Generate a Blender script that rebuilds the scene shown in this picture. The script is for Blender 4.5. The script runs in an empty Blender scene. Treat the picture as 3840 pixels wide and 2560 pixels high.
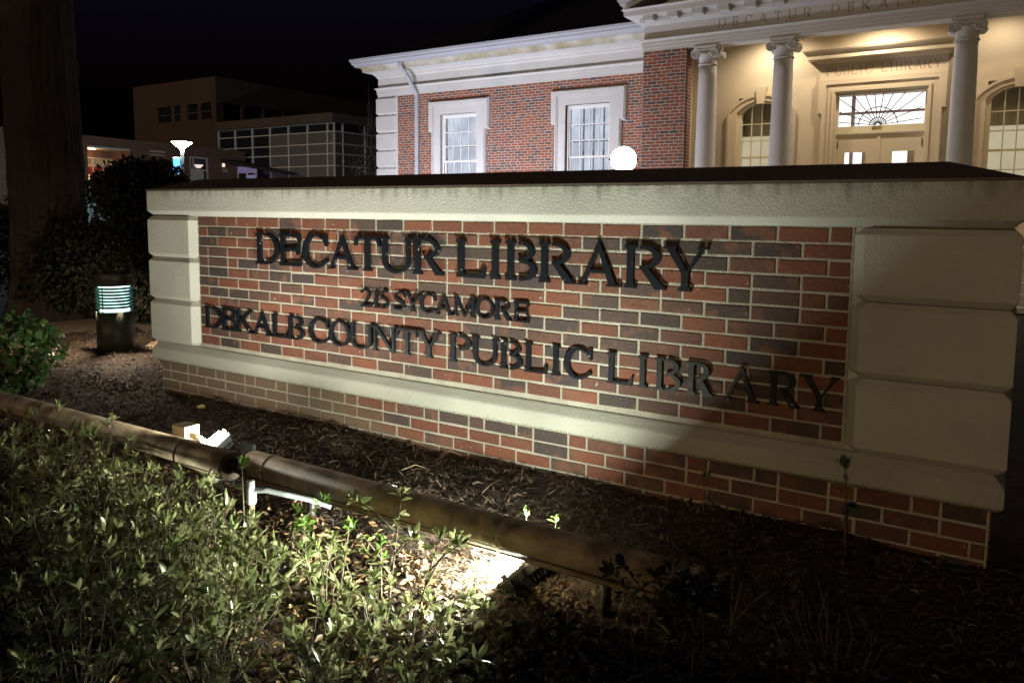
import bpy, bmesh, math, random
import numpy as np
from mathutils import Vector, Matrix

random.seed(7); RNG = np.random.default_rng(7)
SC = bpy.context.scene
COL = SC.collection
R = math.radians

# ------------------------------------------------------------------ camera, sky, moonless-night light, exposure
cam_d = bpy.data.cameras.new('camera'); cam = bpy.data.objects.new('camera', cam_d); COL.objects.link(cam); SC.camera = cam
YAW, PITCH, ROLL = 0.5657, -0.1009, -0.0083
CAMLOC = Vector((4.6548, -3.3119, 0.9234))
Rm = Matrix.Rotation(YAW, 3, 'Z') @ Matrix.Rotation(PITCH, 3, 'X') @ Matrix.Rotation(ROLL, 3, 'Y')
rt, fw, up = Rm @ Vector((1, 0, 0)), Rm @ Vector((0, 1, 0)), Rm @ Vector((0, 0, 1))
M4 = Matrix.Identity(4)
for i in range(3):
    M4[i][0] = rt[i]; M4[i][1] = up[i]; M4[i][2] = -fw[i]; M4[i][3] = CAMLOC[i]
cam.matrix_world = M4
cam_d.sensor_width = 36; cam_d.lens = 2887.3 / 3840 * 36; cam_d.shift_y = -194 / 3840
cam_d.clip_start = 0.05; cam_d.clip_end = 2000

world = bpy.data.worlds.new('World'); SC.world = world; world.use_nodes = True
nt = world.node_tree; bg = nt.nodes['Background']
sky = nt.nodes.new('ShaderNodeTexSky'); sky.sky_type = 'NISHITA'; sky.sun_disc = False
sky.sun_elevation = R(-3.5); sky.sun_rotation = R(150); sky.ozone_density = 3.0
nt.links.new(sky.outputs[0], bg.inputs[0]); bg.inputs[1].default_value = 0.3

sun_d = bpy.data.lights.new('sun', 'SUN'); sun = bpy.data.objects.new('sun', sun_d); COL.objects.link(sun)
sun_d.energy = 0.36; sun_d.angle = R(3); sun_d.color = (1.0, 0.67, 0.32)
sun.rotation_euler = Vector((-0.12, 0.95, -0.22)).to_track_quat('-Z', 'Y').to_euler()

SC.view_settings.view_transform = 'Standard'; SC.view_settings.look = 'None'
SC.view_settings.exposure = 0; SC.view_settings.gamma = 1
SC.render.engine = 'CYCLES'
cy = SC.cycles
cy.use_denoising = True; cy.max_bounces = 6; cy.diffuse_bounces = 3; cy.glossy_bounces = 3
cy.transparent_max_bounces = 16; cy.sample_clamp_indirect = 3.0; cy.use_light_tree = True
cy.caustics_reflective = False; cy.caustics_refractive = False

# ------------------------------------------------------------------ helpers
WL = {}                                        # world location of every parent
def tag(o, label=None, cat=None, group=None, kind=None, category=None):
    cat = cat or category
    if label: o['label'] = label
    if cat: o['category'] = cat
    if group: o['group'] = group
    if kind: o['kind'] = kind
    return o
def empty(name, loc, label, cat, group=None):
    o = bpy.data.objects.new(name, None); COL.objects.link(o); o.location = loc
    o.empty_display_size = .1; WL[o.name] = Vector(loc)
    return tag(o, label, cat, group)
def wloc(p): return WL.get(p.name, Vector((0, 0, 0))) if p else Vector((0, 0, 0))
def link(me, name, mat, parent=None, loc=None, **k):
    o = bpy.data.objects.new(name, me); COL.objects.link(o)
    if mat is not None and len(me.materials) == 0: me.materials.append(mat)
    L = Vector(loc) if loc is not None else Vector((0, 0, 0))
    if parent:
        o.parent = parent; o.location = L - wloc(parent)
    else:
        o.location = L
    WL[o.name] = L
    return tag(o, **k)
class MB:
    def __init__(s): s.v = []; s.f = []; s.sm = []
    def add(s, vs, fs, smooth=False):
        b = len(s.v); s.v += [tuple(v) for v in vs]
        s.f += [tuple(b + i for i in f) for f in fs]; s.sm += [smooth] * len(fs); return s
    def box(s, x0, x1, y0, y1, z0, z1):
        v = [(x, y, z) for z in (z0, z1) for y in (y0, y1) for x in (x0, x1)]
        return s.add(v, [(0, 2, 3, 1), (4, 5, 7, 6), (0, 1, 5, 4), (2, 6, 7, 3), (0, 4, 6, 2), (1, 3, 7, 5)])
    def obox(s, c, ax, ay, az, hx, hy, hz):
        c, ax, ay, az = map(Vector, (c, ax, ay, az))
        v = [c + ax * (hx * i) + ay * (hy * j) + az * (hz * k) for k in (-1, 1) for j in (-1, 1) for i in (-1, 1)]
        return s.add(v, [(0, 2, 3, 1), (4, 5, 7, 6), (0, 1, 5, 4), (2, 6, 7, 3), (0, 4, 6, 2), (1, 3, 7, 5)])
    def prism(s, poly, a0, a1, ax='y'):
        # poly in the other two axes: y -> (x,z), x -> (y,z), z -> (x,y)
        def P(u, w, a): return {'y': (u, a, w), 'x': (a, u, w), 'z': (u, w, a)}[ax]
        n = len(poly); v = [P(u, w, a0) for u, w in poly] + [P(u, w, a1) for u, w in poly]
        f = [tuple(range(n)), tuple(range(2 * n - 1, n - 1, -1))] + [(i, (i + 1) % n, n + (i + 1) % n, n + i) for i in range(n)]
        return s.add(v, f)
    def rings(s, rings, cap=True, smooth=False, closed=True):
        n = len(rings[0]); v = [p for r in rings for p in r]; f = []
        for k in range(len(rings) - 1):
            for i in range(n if closed else n - 1):
                j = (i + 1) % n; f.append((k * n + i, k * n + j, (k + 1) * n + j, (k + 1) * n + i))
        s.add(v, f, smooth)
        if cap:
            b = len(s.v) - len(v)
            s.f += [tuple(b + i for i in range(n - 1, -1, -1)), tuple(b + (len(rings) - 1) * n + i for i in range(n))]; s.sm += [False, False]
        return s
    def lathe(s, c, prof, n=24, axis='z', smooth=True):
        rs = []
        for r, h in prof:
            ring = []
            for i in range(n):
                a = 2 * math.pi * i / n; u, w = r * math.cos(a), r * math.sin(a)
                ring.append({'z': (c[0] + u, c[1] + w, c[2] + h), 'x': (c[0] + h, c[1] + u, c[2] + w), 'y': (c[0] + u, c[1] + h, c[2] + w)}[axis])
            rs.append(ring)
        return s.rings(rs, True, smooth)
    def tube(s, pts, rad, n=8, smooth=True):
        pts = [Vector(p) for p in pts]; rad = rad if hasattr(rad, '__len__') else [rad] * len(pts); rs = []
        for i, p in enumerate(pts):
            d = (pts[min(i + 1, len(pts) - 1)] - pts[max(i - 1, 0)]).normalized()
            a = d.orthogonal().normalized() if i == 0 else (a - d * a.dot(d)).normalized()
            b = d.cross(a)
            rs.append([p + (a * math.cos(2 * math.pi * k / n) + b * math.sin(2 * math.pi * k / n)) * rad[i] for k in range(n)])
        return s.rings(rs, True, smooth)
    def mesh(s, name, off=(0, 0, 0)):
        me = bpy.data.meshes.new(name)
        me.from_pydata([(v[0] - off[0], v[1] - off[1], v[2] - off[2]) for v in s.v], [], s.f)
        me.polygons.foreach_set('use_smooth', s.sm); bm = bmesh.new(); bm.from_mesh(me)
        bmesh.ops.recalc_face_normals(bm, faces=bm.faces); bm.to_mesh(me); bm.free(); me.update()
        return me
    def build(s, name, mat, parent=None, bevel=0, seg=2, **k):
        # origin at the middle of the base
        a = np.array(s.v); lo, hi = a.min(0), a.max(0); L = ((lo[0] + hi[0]) / 2, (lo[1] + hi[1]) / 2, lo[2])
        o = link(s.mesh(name, L), name, mat, parent, L, **k)
        if bevel:
            m = o.modifiers.new('bevel', 'BEVEL'); m.width = bevel; m.segments = seg; m.limit_method = 'ANGLE'; m.angle_limit = R(25)
        return o
def tris_obj(name, V, F, mat, parent=None, loc=(0, 0, 0), smooth=False, **k):
    me = bpy.data.meshes.new(name); V = np.asarray(V, np.float32) - np.array(loc, np.float32); F = np.asarray(F, np.int32)
    me.vertices.add(len(V)); me.vertices.foreach_set('co', V.ravel())
    me.loops.add(F.size); me.loops.foreach_set('vertex_index', F.ravel())
    me.polygons.add(len(F)); me.polygons.foreach_set('loop_start', np.arange(0, F.size, F.shape[1], dtype=np.int32))
    me.polygons.foreach_set('loop_total', np.full(len(F), F.shape[1], np.int32))
    if smooth: me.polygons.foreach_set('use_smooth', np.ones(len(F), bool))
    me.update(calc_edges=True); me.validate()
    return link(me, name, mat, parent, loc, **k)

# ---- materials
def mat(name, col, rough=.6, metal=0, spec=.5, bump=None, vary=None, emit=None, trans=0):
    """bump=(scale,strength,detail) ; vary=(scale, colour2, contrast)"""
    m = bpy.data.materials.new(name); m.use_nodes = True; t = m.node_tree; b = t.nodes['Principled BSDF']
    b.inputs['Base Color'].default_value = (*col, 1); b.inputs['Roughness'].default_value = rough
    b.inputs['Metallic'].default_value = metal; b.inputs['Specular IOR Level'].default_value = spec
    tc = t.nodes.new('ShaderNodeTexCoord')
    if vary:
        n = t.nodes.new('ShaderNodeTexNoise'); n.inputs['Scale'].default_value = vary[0]; n.inputs['Detail'].default_value = 6
        r = t.nodes.new('ShaderNodeValToRGB'); r.color_ramp.elements[0].position = .5 - vary[2]; r.color_ramp.elements[1].position = .5 + vary[2]
        r.color_ramp.elements[0].color = (*col, 1); r.color_ramp.elements[1].color = (*vary[1], 1)
        t.links.new(tc.outputs['Object'], n.inputs['Vector']); t.links.new(n.outputs['Fac'], r.inputs['Fac']); t.links.new(r.outputs['Color'], b.inputs['Base Color'])
    if bump:
        n = t.nodes.new('ShaderNodeTexNoise'); n.inputs['Scale'].default_value = bump[0]; n.inputs['Detail'].default_value = bump[2]
        p = t.nodes.new('ShaderNodeBump'); p.inputs['Strength'].default_value = bump[1]; p.inputs['Distance'].default_value = .01
        t.links.new(tc.outputs['Object'], n.inputs['Vector']); t.links.new(n.outputs['Fac'], p.inputs['Height']); t.links.new(p.outputs['Normal'], b.inputs['Normal'])
    if emit:
        b.inputs['Emission Color'].default_value = (*emit[0], 1); b.inputs['Emission Strength'].default_value = emit[1]
    return m
def N(m, kind, **k):
    n = m.node_tree.nodes.new(kind)
    for a, v in k.items(): setattr(n, a, v)
    return n
def brick_mat(name, island, dull=0.0, bright=1.0, dark_frac=.46, brown_wash=False):
    m = bpy.data.materials.new(name); m.use_nodes = True; t = m.node_tree; b = t.nodes['Principled BSDF']; L = t.links.new
    rnd = N(m, 'ShaderNodeNewGeometry').outputs['Random Per Island'] if island else N(m, 'ShaderNodeObjectInfo').outputs['Random']
    ramp = N(m, 'ShaderNodeValToRGB'); ramp.color_ramp.interpolation = 'LINEAR'
    cs = [(0, (.055, .042, .042)), (dark_frac * .6, (.080, .052, .046)), (dark_frac, (.115, .056, .042)), (dark_frac + .1, (.145, .055, .036)), (.8, (.175, .062, .037)), (1, (.20, .072, .041))]
    el = ramp.color_ramp.elements
    while len(el) < len(cs): el.new(.5)
    for e, (p, c) in zip(el, cs):
        e.position = p; g = sum(c) / 3
        e.color = (*[(x * (1 - dull) + g * dull) * bright for x in c], 1)
    L(rnd, ramp.inputs['Fac'])
    tc = N(m, 'ShaderNodeTexCoord'); add = N(m, 'ShaderNodeVectorMath', operation='ADD'); mul = N(m, 'ShaderNodeMath', operation='MULTIPLY'); mul.inputs[1].default_value = 97.
    L(rnd, mul.inputs[0]); L(tc.outputs['Object'], add.inputs[0]); L(mul.outputs[0], add.inputs[1])
    n1 = N(m, 'ShaderNodeTexNoise'); n1.inputs['Scale'].default_value = 9; n1.inputs['Detail'].default_value = 3; L(add.outputs[0], n1.inputs['Vector'])
    fl = N(m, 'ShaderNodeMapRange'); fl.inputs[1].default_value = .54; fl.inputs[2].default_value = .66; L(n1.outputs['Fac'], fl.inputs[0])
    mx = N(m, 'ShaderNodeMix', data_type='RGBA'); L(fl.outputs[0], mx.inputs[0]); L(ramp.outputs['Color'], mx.inputs[6]); mx.inputs[7].default_value = (.165 * bright, .075 * bright, .048 * bright, 1)
    n2 = N(m, 'ShaderNodeTexNoise'); n2.inputs['Scale'].default_value = 55; n2.inputs['Detail'].default_value = 8; L(add.outputs[0], n2.inputs['Vector'])
    hs = N(m, 'ShaderNodeHueSaturation'); v = N(m, 'ShaderNodeMapRange'); v.inputs[3].default_value = .65; v.inputs[4].default_value = 1.3
    L(n2.outputs['Fac'], v.inputs[0]); L(v.outputs[0], hs.inputs['Value']); L(mx.outputs[2], hs.inputs['Color'])
    # pale efflorescence flecks
    n3 = N(m, 'ShaderNodeTexNoise'); n3.inputs['Scale'].default_value = 38; n3.inputs['Detail'].default_value = 2; L(add.outputs[0], n3.inputs['Vector'])
    f3 = N(m, 'ShaderNodeMapRange'); f3.inputs[1].default_value = .735; f3.inputs[2].default_value = .79; L(n3.outputs['Fac'], f3.inputs[0])
    m2 = N(m, 'ShaderNodeMix', data_type='RGBA'); L(f3.outputs[0], m2.inputs[0]); L(hs.outputs['Color'], m2.inputs[6]); m2.inputs[7].default_value = (.5, .46, .42, 1)
    out = m2.outputs[2]
    if brown_wash:                                            # brown tone mixed over the left part of the plinth
        g = N(m, 'ShaderNodeNewGeometry'); sp = N(m, 'ShaderNodeSeparateXYZ'); L(g.outputs['Position'], sp.inputs[0])
        nm = N(m, 'ShaderNodeTexNoise'); nm.inputs['Scale'].default_value = 3.; nm.inputs['Detail'].default_value = 5; L(g.outputs['Position'], nm.inputs['Vector'])
        zx = N(m, 'ShaderNodeMath', operation='MULTIPLY_ADD'); L(sp.outputs['Z'], zx.inputs[0]); zx.inputs[1].default_value = 2.2; L(sp.outputs['X'], zx.inputs[2])
        ax = N(m, 'ShaderNodeMath', operation='ADD'); L(zx.outputs[0], ax.inputs[0]); L(nm.outputs['Fac'], ax.inputs[1])
        k = N(m, 'ShaderNodeMapRange'); k.inputs[1].default_value = 1.75; k.inputs[2].default_value = 1.25; k.inputs[4].default_value = .85; L(ax.outputs[0], k.inputs[0])
        z2 = N(m, 'ShaderNodeMath', operation='LESS_THAN'); L(sp.outputs['Z'], z2.inputs[0]); z2.inputs[1].default_value = -.165
        mm = N(m, 'ShaderNodeMath', operation='MULTIPLY'); L(k.outputs[0], mm.inputs[0]); L(z2.outputs[0], mm.inputs[1])
        m4 = N(m, 'ShaderNodeMix', data_type='RGBA'); L(mm.outputs[0], m4.inputs[0]); L(out, m4.inputs[6]); m4.inputs[7].default_value = (.19, .135, .09, 1); out = m4.outputs[2]
    L(out, b.inputs['Base Color']); b.inputs['Roughness'].default_value = .82
    bp = N(m, 'ShaderNodeBump'); bp.inputs['Strength'].default_value = .8; bp.inputs['Distance'].default_value = .004; L(n2.outputs['Fac'], bp.inputs['Height']); L(bp.outputs['Normal'], b.inputs['Normal'])
    return m
def stucco_mat(name, col, ztop=None, zlow=None):
    m = bpy.data.materials.new(name); m.use_nodes = True; t = m.node_tree; b = t.nodes['Principled BSDF']; L = t.links.new
    g = N(m, 'ShaderNodeNewGeometry'); sep = N(m, 'ShaderNodeSeparateXYZ'); L(g.outputs['Position'], sep.inputs[0])
    big = N(m, 'ShaderNodeTexNoise'); big.inputs['Scale'].default_value = 2.2; big.inputs['Detail'].default_value = 5; L(g.outputs['Position'], big.inputs['Vector'])
    mp = N(m, 'ShaderNodeMapRange'); mp.inputs[3].default_value = .68; mp.inputs[4].default_value = 1.18; L(big.outputs['Fac'], mp.inputs[0])
    hs = N(m, 'ShaderNodeHueSaturation'); hs.inputs['Color'].default_value = (*col, 1); L(mp.outputs[0], hs.inputs['Value']); out = hs.outputs['Color']
    if ztop is not None:                               # run-off streaks under the coping
        mapn = N(m, 'ShaderNodeMapping'); mapn.inputs['Scale'].default_value = (26, 26, 3); L(g.outputs['Position'], mapn.inputs[0])
        ns = N(m, 'ShaderNodeTexNoise'); ns.inputs['Scale'].default_value = 1; ns.inputs['Detail'].default_value = 9; L(mapn.outputs[0], ns.inputs['Vector'])
        h = N(m, 'ShaderNodeMapRange'); h.inputs[1].default_value = ztop - .085; h.inputs[2].default_value = ztop + .01; h.inputs[3].default_value = -.16; h.inputs[4].default_value = .26; L(sep.outputs['Z'], h.inputs[0])
        ad = N(m, 'ShaderNodeMath', operation='ADD'); L(ns.outputs['Fac'], ad.inputs[0]); L(h.outputs[0], ad.inputs[1])
        k = N(m, 'ShaderNodeMapRange'); k.inputs[1].default_value = .50; k.inputs[2].default_value = .95; k.inputs[4].default_value = .7; L(ad.outputs[0], k.inputs[0])
        mx = N(m, 'ShaderNodeMix', data_type='RGBA'); L(k.outputs[0], mx.inputs[0]); L(out, mx.inputs[6]); mx.inputs[7].default_value = (.10, .095, .07, 1); out = mx.outputs[2]
    if zlow is not None:                               # algae along the drip edge
        ns = N(m, 'ShaderNodeTexNoise'); ns.inputs['Scale'].default_value = 90; ns.inputs['Detail'].default_value = 5; L(g.outputs['Position'], ns.inputs['Vector'])
        h = N(m, 'ShaderNodeMapRange'); h.inputs[1].default_value = zlow + .05; h.inputs[2].default_value = zlow; h.inputs[3].default_value = -.35; h.inputs[4].default_value = .2; L(sep.outputs['Z'], h.inputs[0])
        ad = N(m, 'ShaderNodeMath', operation='ADD'); L(ns.outputs['Fac'], ad.inputs[0]); L(h.outputs[0], ad.inputs[1])
        k = N(m, 'ShaderNodeMapRange'); k.inputs[1].default_value = .48; k.inputs[2].default_value = .68; k.inputs[4].default_value = .8; L(ad.outputs[0], k.inputs[0])
        mx = N(m, 'ShaderNodeMix', data_type='RGBA'); L(k.outputs[0], mx.inputs[0]); L(out, mx.inputs[6]); mx.inputs[7].default_value = (.16, .13, .05, 1); out = mx.outputs[2]
    L(out, b.inputs['Base Color']); b.inputs['Roughness'].default_value = .85; b.inputs['Specular IOR Level'].default_value = .25
    n = N(m, 'ShaderNodeTexNoise'); n.inputs['Scale'].default_value = 95; n.inputs['Detail'].default_value = 9; L(g.outputs['Position'], n.inputs['Vector'])
    bp = N(m, 'ShaderNodeBump'); bp.inputs['Strength'].default_value = .75; bp.inputs['Distance'].default_value = .006; L(n.outputs['Fac'], bp.inputs['Height']); L(bp.outputs['Normal'], b.inputs['Normal'])
    return m
def leaf_mat(name, c0, c1, rough=.38, trans=.25):
    m = bpy.data.materials.new(name); m.use_nodes = True; t = m.node_tree; b = t.nodes['Principled BSDF']; L = t.links.new
    g = N(m, 'ShaderNodeNewGeometry'); mx = N(m, 'ShaderNodeMix', data_type='RGBA'); L(g.outputs['Random Per Island'], mx.inputs[0])
    mx.inputs[6].default_value = (*c0, 1); mx.inputs[7].default_value = (*c1, 1); L(mx.outputs[2], b.inputs['Base Color'])
    b.inputs['Roughness'].default_value = rough
    if trans:
        tr = N(m, 'ShaderNodeBsdfTranslucent'); L(mx.outputs[2], tr.inputs['Color']); ms = N(m, 'ShaderNodeMixShader'); ms.inputs[0].default_value = trans
        L(b.outputs[0], ms.inputs[1]); L(tr.outputs[0], ms.inputs[2]); L(ms.outputs[0], t.nodes['Material Output'].inputs['Surface'])
    return m
def glass_mat(name, tint=(1, 1, 1), refl=.06, rough=.02):
    m = bpy.data.materials.new(name); m.use_nodes = True; t = m.node_tree; t.nodes.remove(t.nodes['Principled BSDF'])
    tr = N(m, 'ShaderNodeBsdfTransparent'); tr.inputs[0].default_value = (*tint, 1); gl = N(m, 'ShaderNodeBsdfGlossy'); gl.inputs['Roughness'].default_value = rough
    ms = N(m, 'ShaderNodeMixShader'); ms.inputs[0].default_value = refl
    t.links.new(tr.outputs[0], ms.inputs[1]); t.links.new(gl.outputs[0], ms.inputs[2]); t.links.new(ms.outputs[0], t.nodes['Material Output'].inputs['Surface'])
    return m
def emit_mat(name, col, st, vary=None):
    m = bpy.data.materials.new(name); m.use_nodes = True; t = m.node_tree; t.nodes.remove(t.nodes['Principled BSDF'])
    e = N(m, 'ShaderNodeEmission'); e.inputs[0].default_value = (*col, 1); e.inputs[1].default_value = st
    if vary:
        tc = N(m, 'ShaderNodeTexCoord'); n = N(m, 'ShaderNodeTexNoise'); n.inputs['Scale'].default_value = vary[0]; n.inputs['Detail'].default_value = 2
        r = N(m, 'ShaderNodeMapRange'); r.inputs[1].default_value = .3; r.inputs[2].default_value = .7; r.inputs[3].default_value = st * vary[1]; r.inputs[4].default_value = st
        t.links.new(tc.outputs['Object'], n.inputs['Vector']); t.links.new(n.outputs['Fac'], r.inputs[0]); t.links.new(r.outputs[0], e.inputs[1])
    t.links.new(e.outputs[0], t.nodes['Material Output'].inputs['Surface'])
    return m
def letter_mat():
    m = mat('black_letter_paint', (.007, .009, .013), .42, 0, .45, bump=(40, .12, 4)); m.node_tree.nodes['Principled BSDF'].inputs['Specular IOR Level'].default_value = .3; t = m.node_tree; b = t.nodes['Principled BSDF']
    g = N(m, 'ShaderNodeNewGeometry'); n = N(m, 'ShaderNodeTexNoise'); n.inputs['Scale'].default_value = 26; n.inputs['Detail'].default_value = 3; n.inputs['Distortion'].default_value = 1.5
    k = N(m, 'ShaderNodeMapRange'); k.inputs[1].default_value = .71; k.inputs[2].default_value = .725
    t.links.new(g.outputs['Position'], n.inputs['Vector']); t.links.new(n.outputs['Fac'], k.inputs[0])
    mx = N(m, 'ShaderNodeMix', data_type='RGBA'); t.links.new(k.outputs[0], mx.inputs[0]); mx.inputs[6].default_value = (.007, .009, .013, 1); mx.inputs[7].default_value = (.5, .5, .5, 1)
    t.links.new(mx.outputs[2], b.inputs['Base Color'])
    return m

# ---- letter shapes (cap height 1, width w): lists of outlines
def ell(cx, cy, rx, ry, a0, a1, n=20):
    return [(cx + rx * math.cos(R(a0 + (a1 - a0) * i / n)), cy + ry * math.sin(R(a0 + (a1 - a0) * i / n))) for i in range(n + 1)]
def stroke(pts, ws):
    P = [Vector((p[0], p[1])) for p in pts]
    # smooth (Catmull-Rom)
    Q = []; W = []
    for i in range(len(P) - 1):
        p0, p1, p2, p3 = P[max(i - 1, 0)], P[i], P[i + 1], P[min(i + 2, len(P) - 1)]
        for k in range(5):
            u = k / 5; Q.append(.5 * ((2 * p1) + (p2 - p0) * u + (2 * p0 - 5 * p1 + 4 * p2 - p3) * u * u + (3 * p1 - p0 - 3 * p2 + p3) * u ** 3)); W.append(ws[i] + (ws[i + 1] - ws[i]) * u)
    Q.append(P[-1]); W.append(ws[-1]); a = []; b = []
    for i, p in enumerate(Q):
        d = (Q[min(i + 1, len(Q) - 1)] - Q[max(i - 1, 0)]).normalized(); n = Vector((-d.y, d.x)) * W[i] / 2
        a.append(tuple(p + n)); b.append(tuple(p - n))
    return a + b[::-1]
def glyph(ch, w, t=.165, h=.085, o=.07, s=.05):
    def stem(x0, x1, y0=0, y1=1, bot=True, top=True, k=.055):
        L = [(x0 - o, y0), (x1 + o, y0), (x1 + o, y0 + s), (x1, y0 + s + k)] if bot else [(x0, y0), (x1, y0)]
        L += [(x1, y1 - s - k), (x1 + o, y1 - s), (x1 + o, y1), (x0 - o, y1), (x0 - o, y1 - s), (x0, y1 - s - k)] if top else [(x1, y1), (x0, y1)]
        if bot: L += [(x0, y0 + s + k), (x0 - o, y0 + s)]
        return L
    def bowl(cx, y0, y1, rx, th):
        cy_, ry = (y0 + y1) / 2, (y1 - y0) / 2
        return [(cx - .06, y1)] + ell(cx, cy_, rx, ry, 90, -90) + [(cx - .06, y0), (cx - .06, y0 + h)] + ell(cx, cy_, rx - th, ry - h, -90, 90) + [(cx - .06, y1 - h)]
    def foot(x0, x1): return [(x0 - o, 0), (x1 + o, 0), (x1 + o, s), (x0 - o, s)]
    x0, x1 = o, o + t
    if ch == 'I': m = w / 2; return [stem(m - t / 2, m + t / 2)]
    if ch == 'L': return [stem(x0, x1), [(x1 - .02, 0), (w - .05, 0), (w, .29), (w - .05, .29), (w - .16, h + .02), (x1 - .02, h)]]
    if ch == 'E':
        return [stem(x0, x1), [(x1 - .02, 0), (w - .05, 0), (w, .28), (w - .05, .28), (w - .16, h + .02), (x1 - .02, h)],
                [(x1 - .02, 1), (w - .07, 1), (w - .05, .76), (w - .1, .76), (w - .18, 1 - h - .02), (x1 - .02, 1 - h)],
                [(x1 - .02, .47), (w - .22, .47), (w - .17, .36), (w - .12, .36), (w - .12, .68), (w - .17, .68), (w - .22, .56), (x1 - .02, .56)]]
    if ch == 'T': m = w / 2; return [stem(m - t / 2, m + t / 2, top=False), [(0, .72), (.05, .72), (.13, 1 - h - .01), (w - .13, 1 - h - .01), (w - .05, .72), (w, .72), (w - .03, 1), (.03, 1)]]
    if ch == 'D': return [stem(x0, x1), bowl(w * .45, 0, 1, w * .55, t * 1.05)]
    if ch == 'P': return [stem(x0, x1), bowl(w * .52, .44, 1, w * .48, t)]
    if ch == 'B': return [stem(x0, x1), bowl(w * .5, .5, 1, w * .42, t * .95), bowl(w * .52, 0, .55, w * .48, t * 1.02)]
    if ch == 'R':
        wb = w * .86; return [stem(x0, x1), bowl(wb * .5, .45, 1, wb * .5, t), [(wb * .42, .52), (wb * .42 + t * 1.1, .52), (w - .07, .09), (w, .05), (w, 0), (w - .26, 0)]]
    if ch == 'O':
        f = lambda a, b: ell(w / 2, .5, w / 2, .525, a, b) + ell(w / 2, .5, w / 2 - t, .525 - h, b, a); return [f(-90, 90), f(90, 270)]
    if ch == 'C':
        return [ell(w * .53, .5, w * .53, .525, 52, 312, 30) + ell(w * .57, .5, w * .53 - t, .525 - h, 308, 56, 30),
                [(w - .05, .99), (w, .99), (w, .66), (w - .055, .66), (w - .15, .83), (w - .2, .93), (w - .12, .95)], [(w - .22, .04), (w - .02, .17), (w, .24), (w - .05, .28), (w - .2, .14)]]
    if ch == 'U':
        q = t * .72; r = (w - 2 * o) / 2; cx = w / 2; yb = .36
        return [stem(x0, x1, yb - .02, 1, bot=False), stem(w - o - q, w - o, yb - .02, 1, bot=False), ell(cx, yb, r, yb + .02, 180, 360, 24) + ell(cx + (t - q) / 2, yb, r - (t + q) / 2, yb - .06, 360, 180, 24)]
    if ch == 'A':
        m = w * .48; q = h * 1.05
        return [[(o + .02, 0), (o + .02 + q, 0), (m + .03, .86), (m, 1)], [(w - o - .04 - t * 1.15, 0), (w - o - .03, 0), (m + .05, 1.02), (m - .05, 1.02)],
                [(w * .27, .3), (w * .72, .3), (w * .69, .3 + h), (w * .3, .3 + h)], foot(o + .01, o + .03 + q), foot(w - o - .05 - t * 1.1, w - o)]
    if ch == 'Y':
        m = w / 2; q = h * 1.1
        return [stem(m - t / 2, m + t / 2, 0, .44, top=False), [(o, .97), (o + t * 1.15, .97), (m + t * .5, .4), (m - t * .5, .4)], [(w - o - q, .97), (w - o + .01, .97), (m + t * .5, .43), (m + t * .05, .4)],
                [(0, .95), (o * 2 + t * 1.1, .95), (o * 2 + t * 1.1, 1), (0, 1)], [(w - o * 2.2 - q, .95), (w, .95), (w, 1), (w - o * 2.2 - q, 1)]]
    if ch == 'N':
        q = h * 1.1; return [stem(x0, x0 + q), stem(w - o - q, w - o, bot=False), [(x0 - .01, 1), (x0 + t * 1.1, 1), (w - o, .0), (w - o - q, -.03), (w - o - t * 1.05, .04)], [(0, .95), (x0, .95), (x0, 1), (0, 1)]]
    if ch == 'M':
        q = h * 1.05; m = w / 2
        return [stem(x0 + .02, x0 + q + .02), stem(w - o - t, w - o), [(x0, 1), (x0 + t * 1.05, 1), (m + .05, .04), (m - .03, .0)], [(w - o - q * 1.2, 1), (w - o, 1), (m + .04, .0), (m - .03, .02)]]
    if ch == 'K':
        return [stem(x0, x1), [(x1 - .01, .44), (x1 + .03, .37), (w - .14, .96), (w - .26, .96)], [(x1 + .1, .6), (x1 + .2, .66), (w - .06, .06), (w, .05), (w, 0), (w - .26, 0)], [(w - .34, .95), (w - .05, .95), (w - .05, 1), (w - .34, 1)]]
    if ch == 'S':
        return [stroke([(w * .92, .80), (w * .72, .945), (w * .4, .95), (w * .15, .82), (w * .16, .65), (w * .42, .53), (w * .72, .42), (w * .86, .25), (w * .74, .09), (w * .45, .04), (w * .2, .08), (w * .06, .2)], [.07, .075, .09, .13, .17, .19, .19, .16, .11, .085, .075, .07]),
                [(w * .86, .99), (w * .93, .99), (w * .95, .7), (w * .88, .7)], [(w * .02, .02), (w * .08, .02), (w * .1, .3), (w * .03, .3)]]
    if ch == '2':
        return [stroke([(w * .08, .78), (w * .22, .92), (w * .5, .955), (w * .76, .86), (w * .78, .68), (w * .6, .45), (w * .34, .22), (w * .1, .05)], [.1, .1, .09, .15, .16, .13, .1, .09]),
                [(.0, 0), (w * .95, 0), (w, .26), (w * .94, .26), (w * .84, .125), (.08, .12)]]
    if ch == '1': m = w * .5; return [stem(m - t / 2, m + t / 2, top=False), [(m - t / 2 - .13, .86), (m - t / 2 + .02, .9), (m + t / 2, 1.0), (m + t / 2 - .06, 1.0), (m - t / 2 - .13, .91)]]
    if ch == '5':
        return [stroke([(w * .05, .07), (w * .3, .035), (w * .62, .09), (w * .82, .27), (w * .74, .47), (w * .46, .57), (w * .16, .55)], [.09, .09, .12, .17, .16, .11, .08]),
                [(w * .14, .52), (w * .24, .52), (w * .32, .98), (w * .22, .98)], [(w * .22, .87), (w * .82, .87), (w * .92, 1.03), (w * .26, 1.0)]]
    if ch == '-': return [[(.05, .4), (w - .05, .4), (w - .05, .47), (.05, .47)]]
    return []
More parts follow.
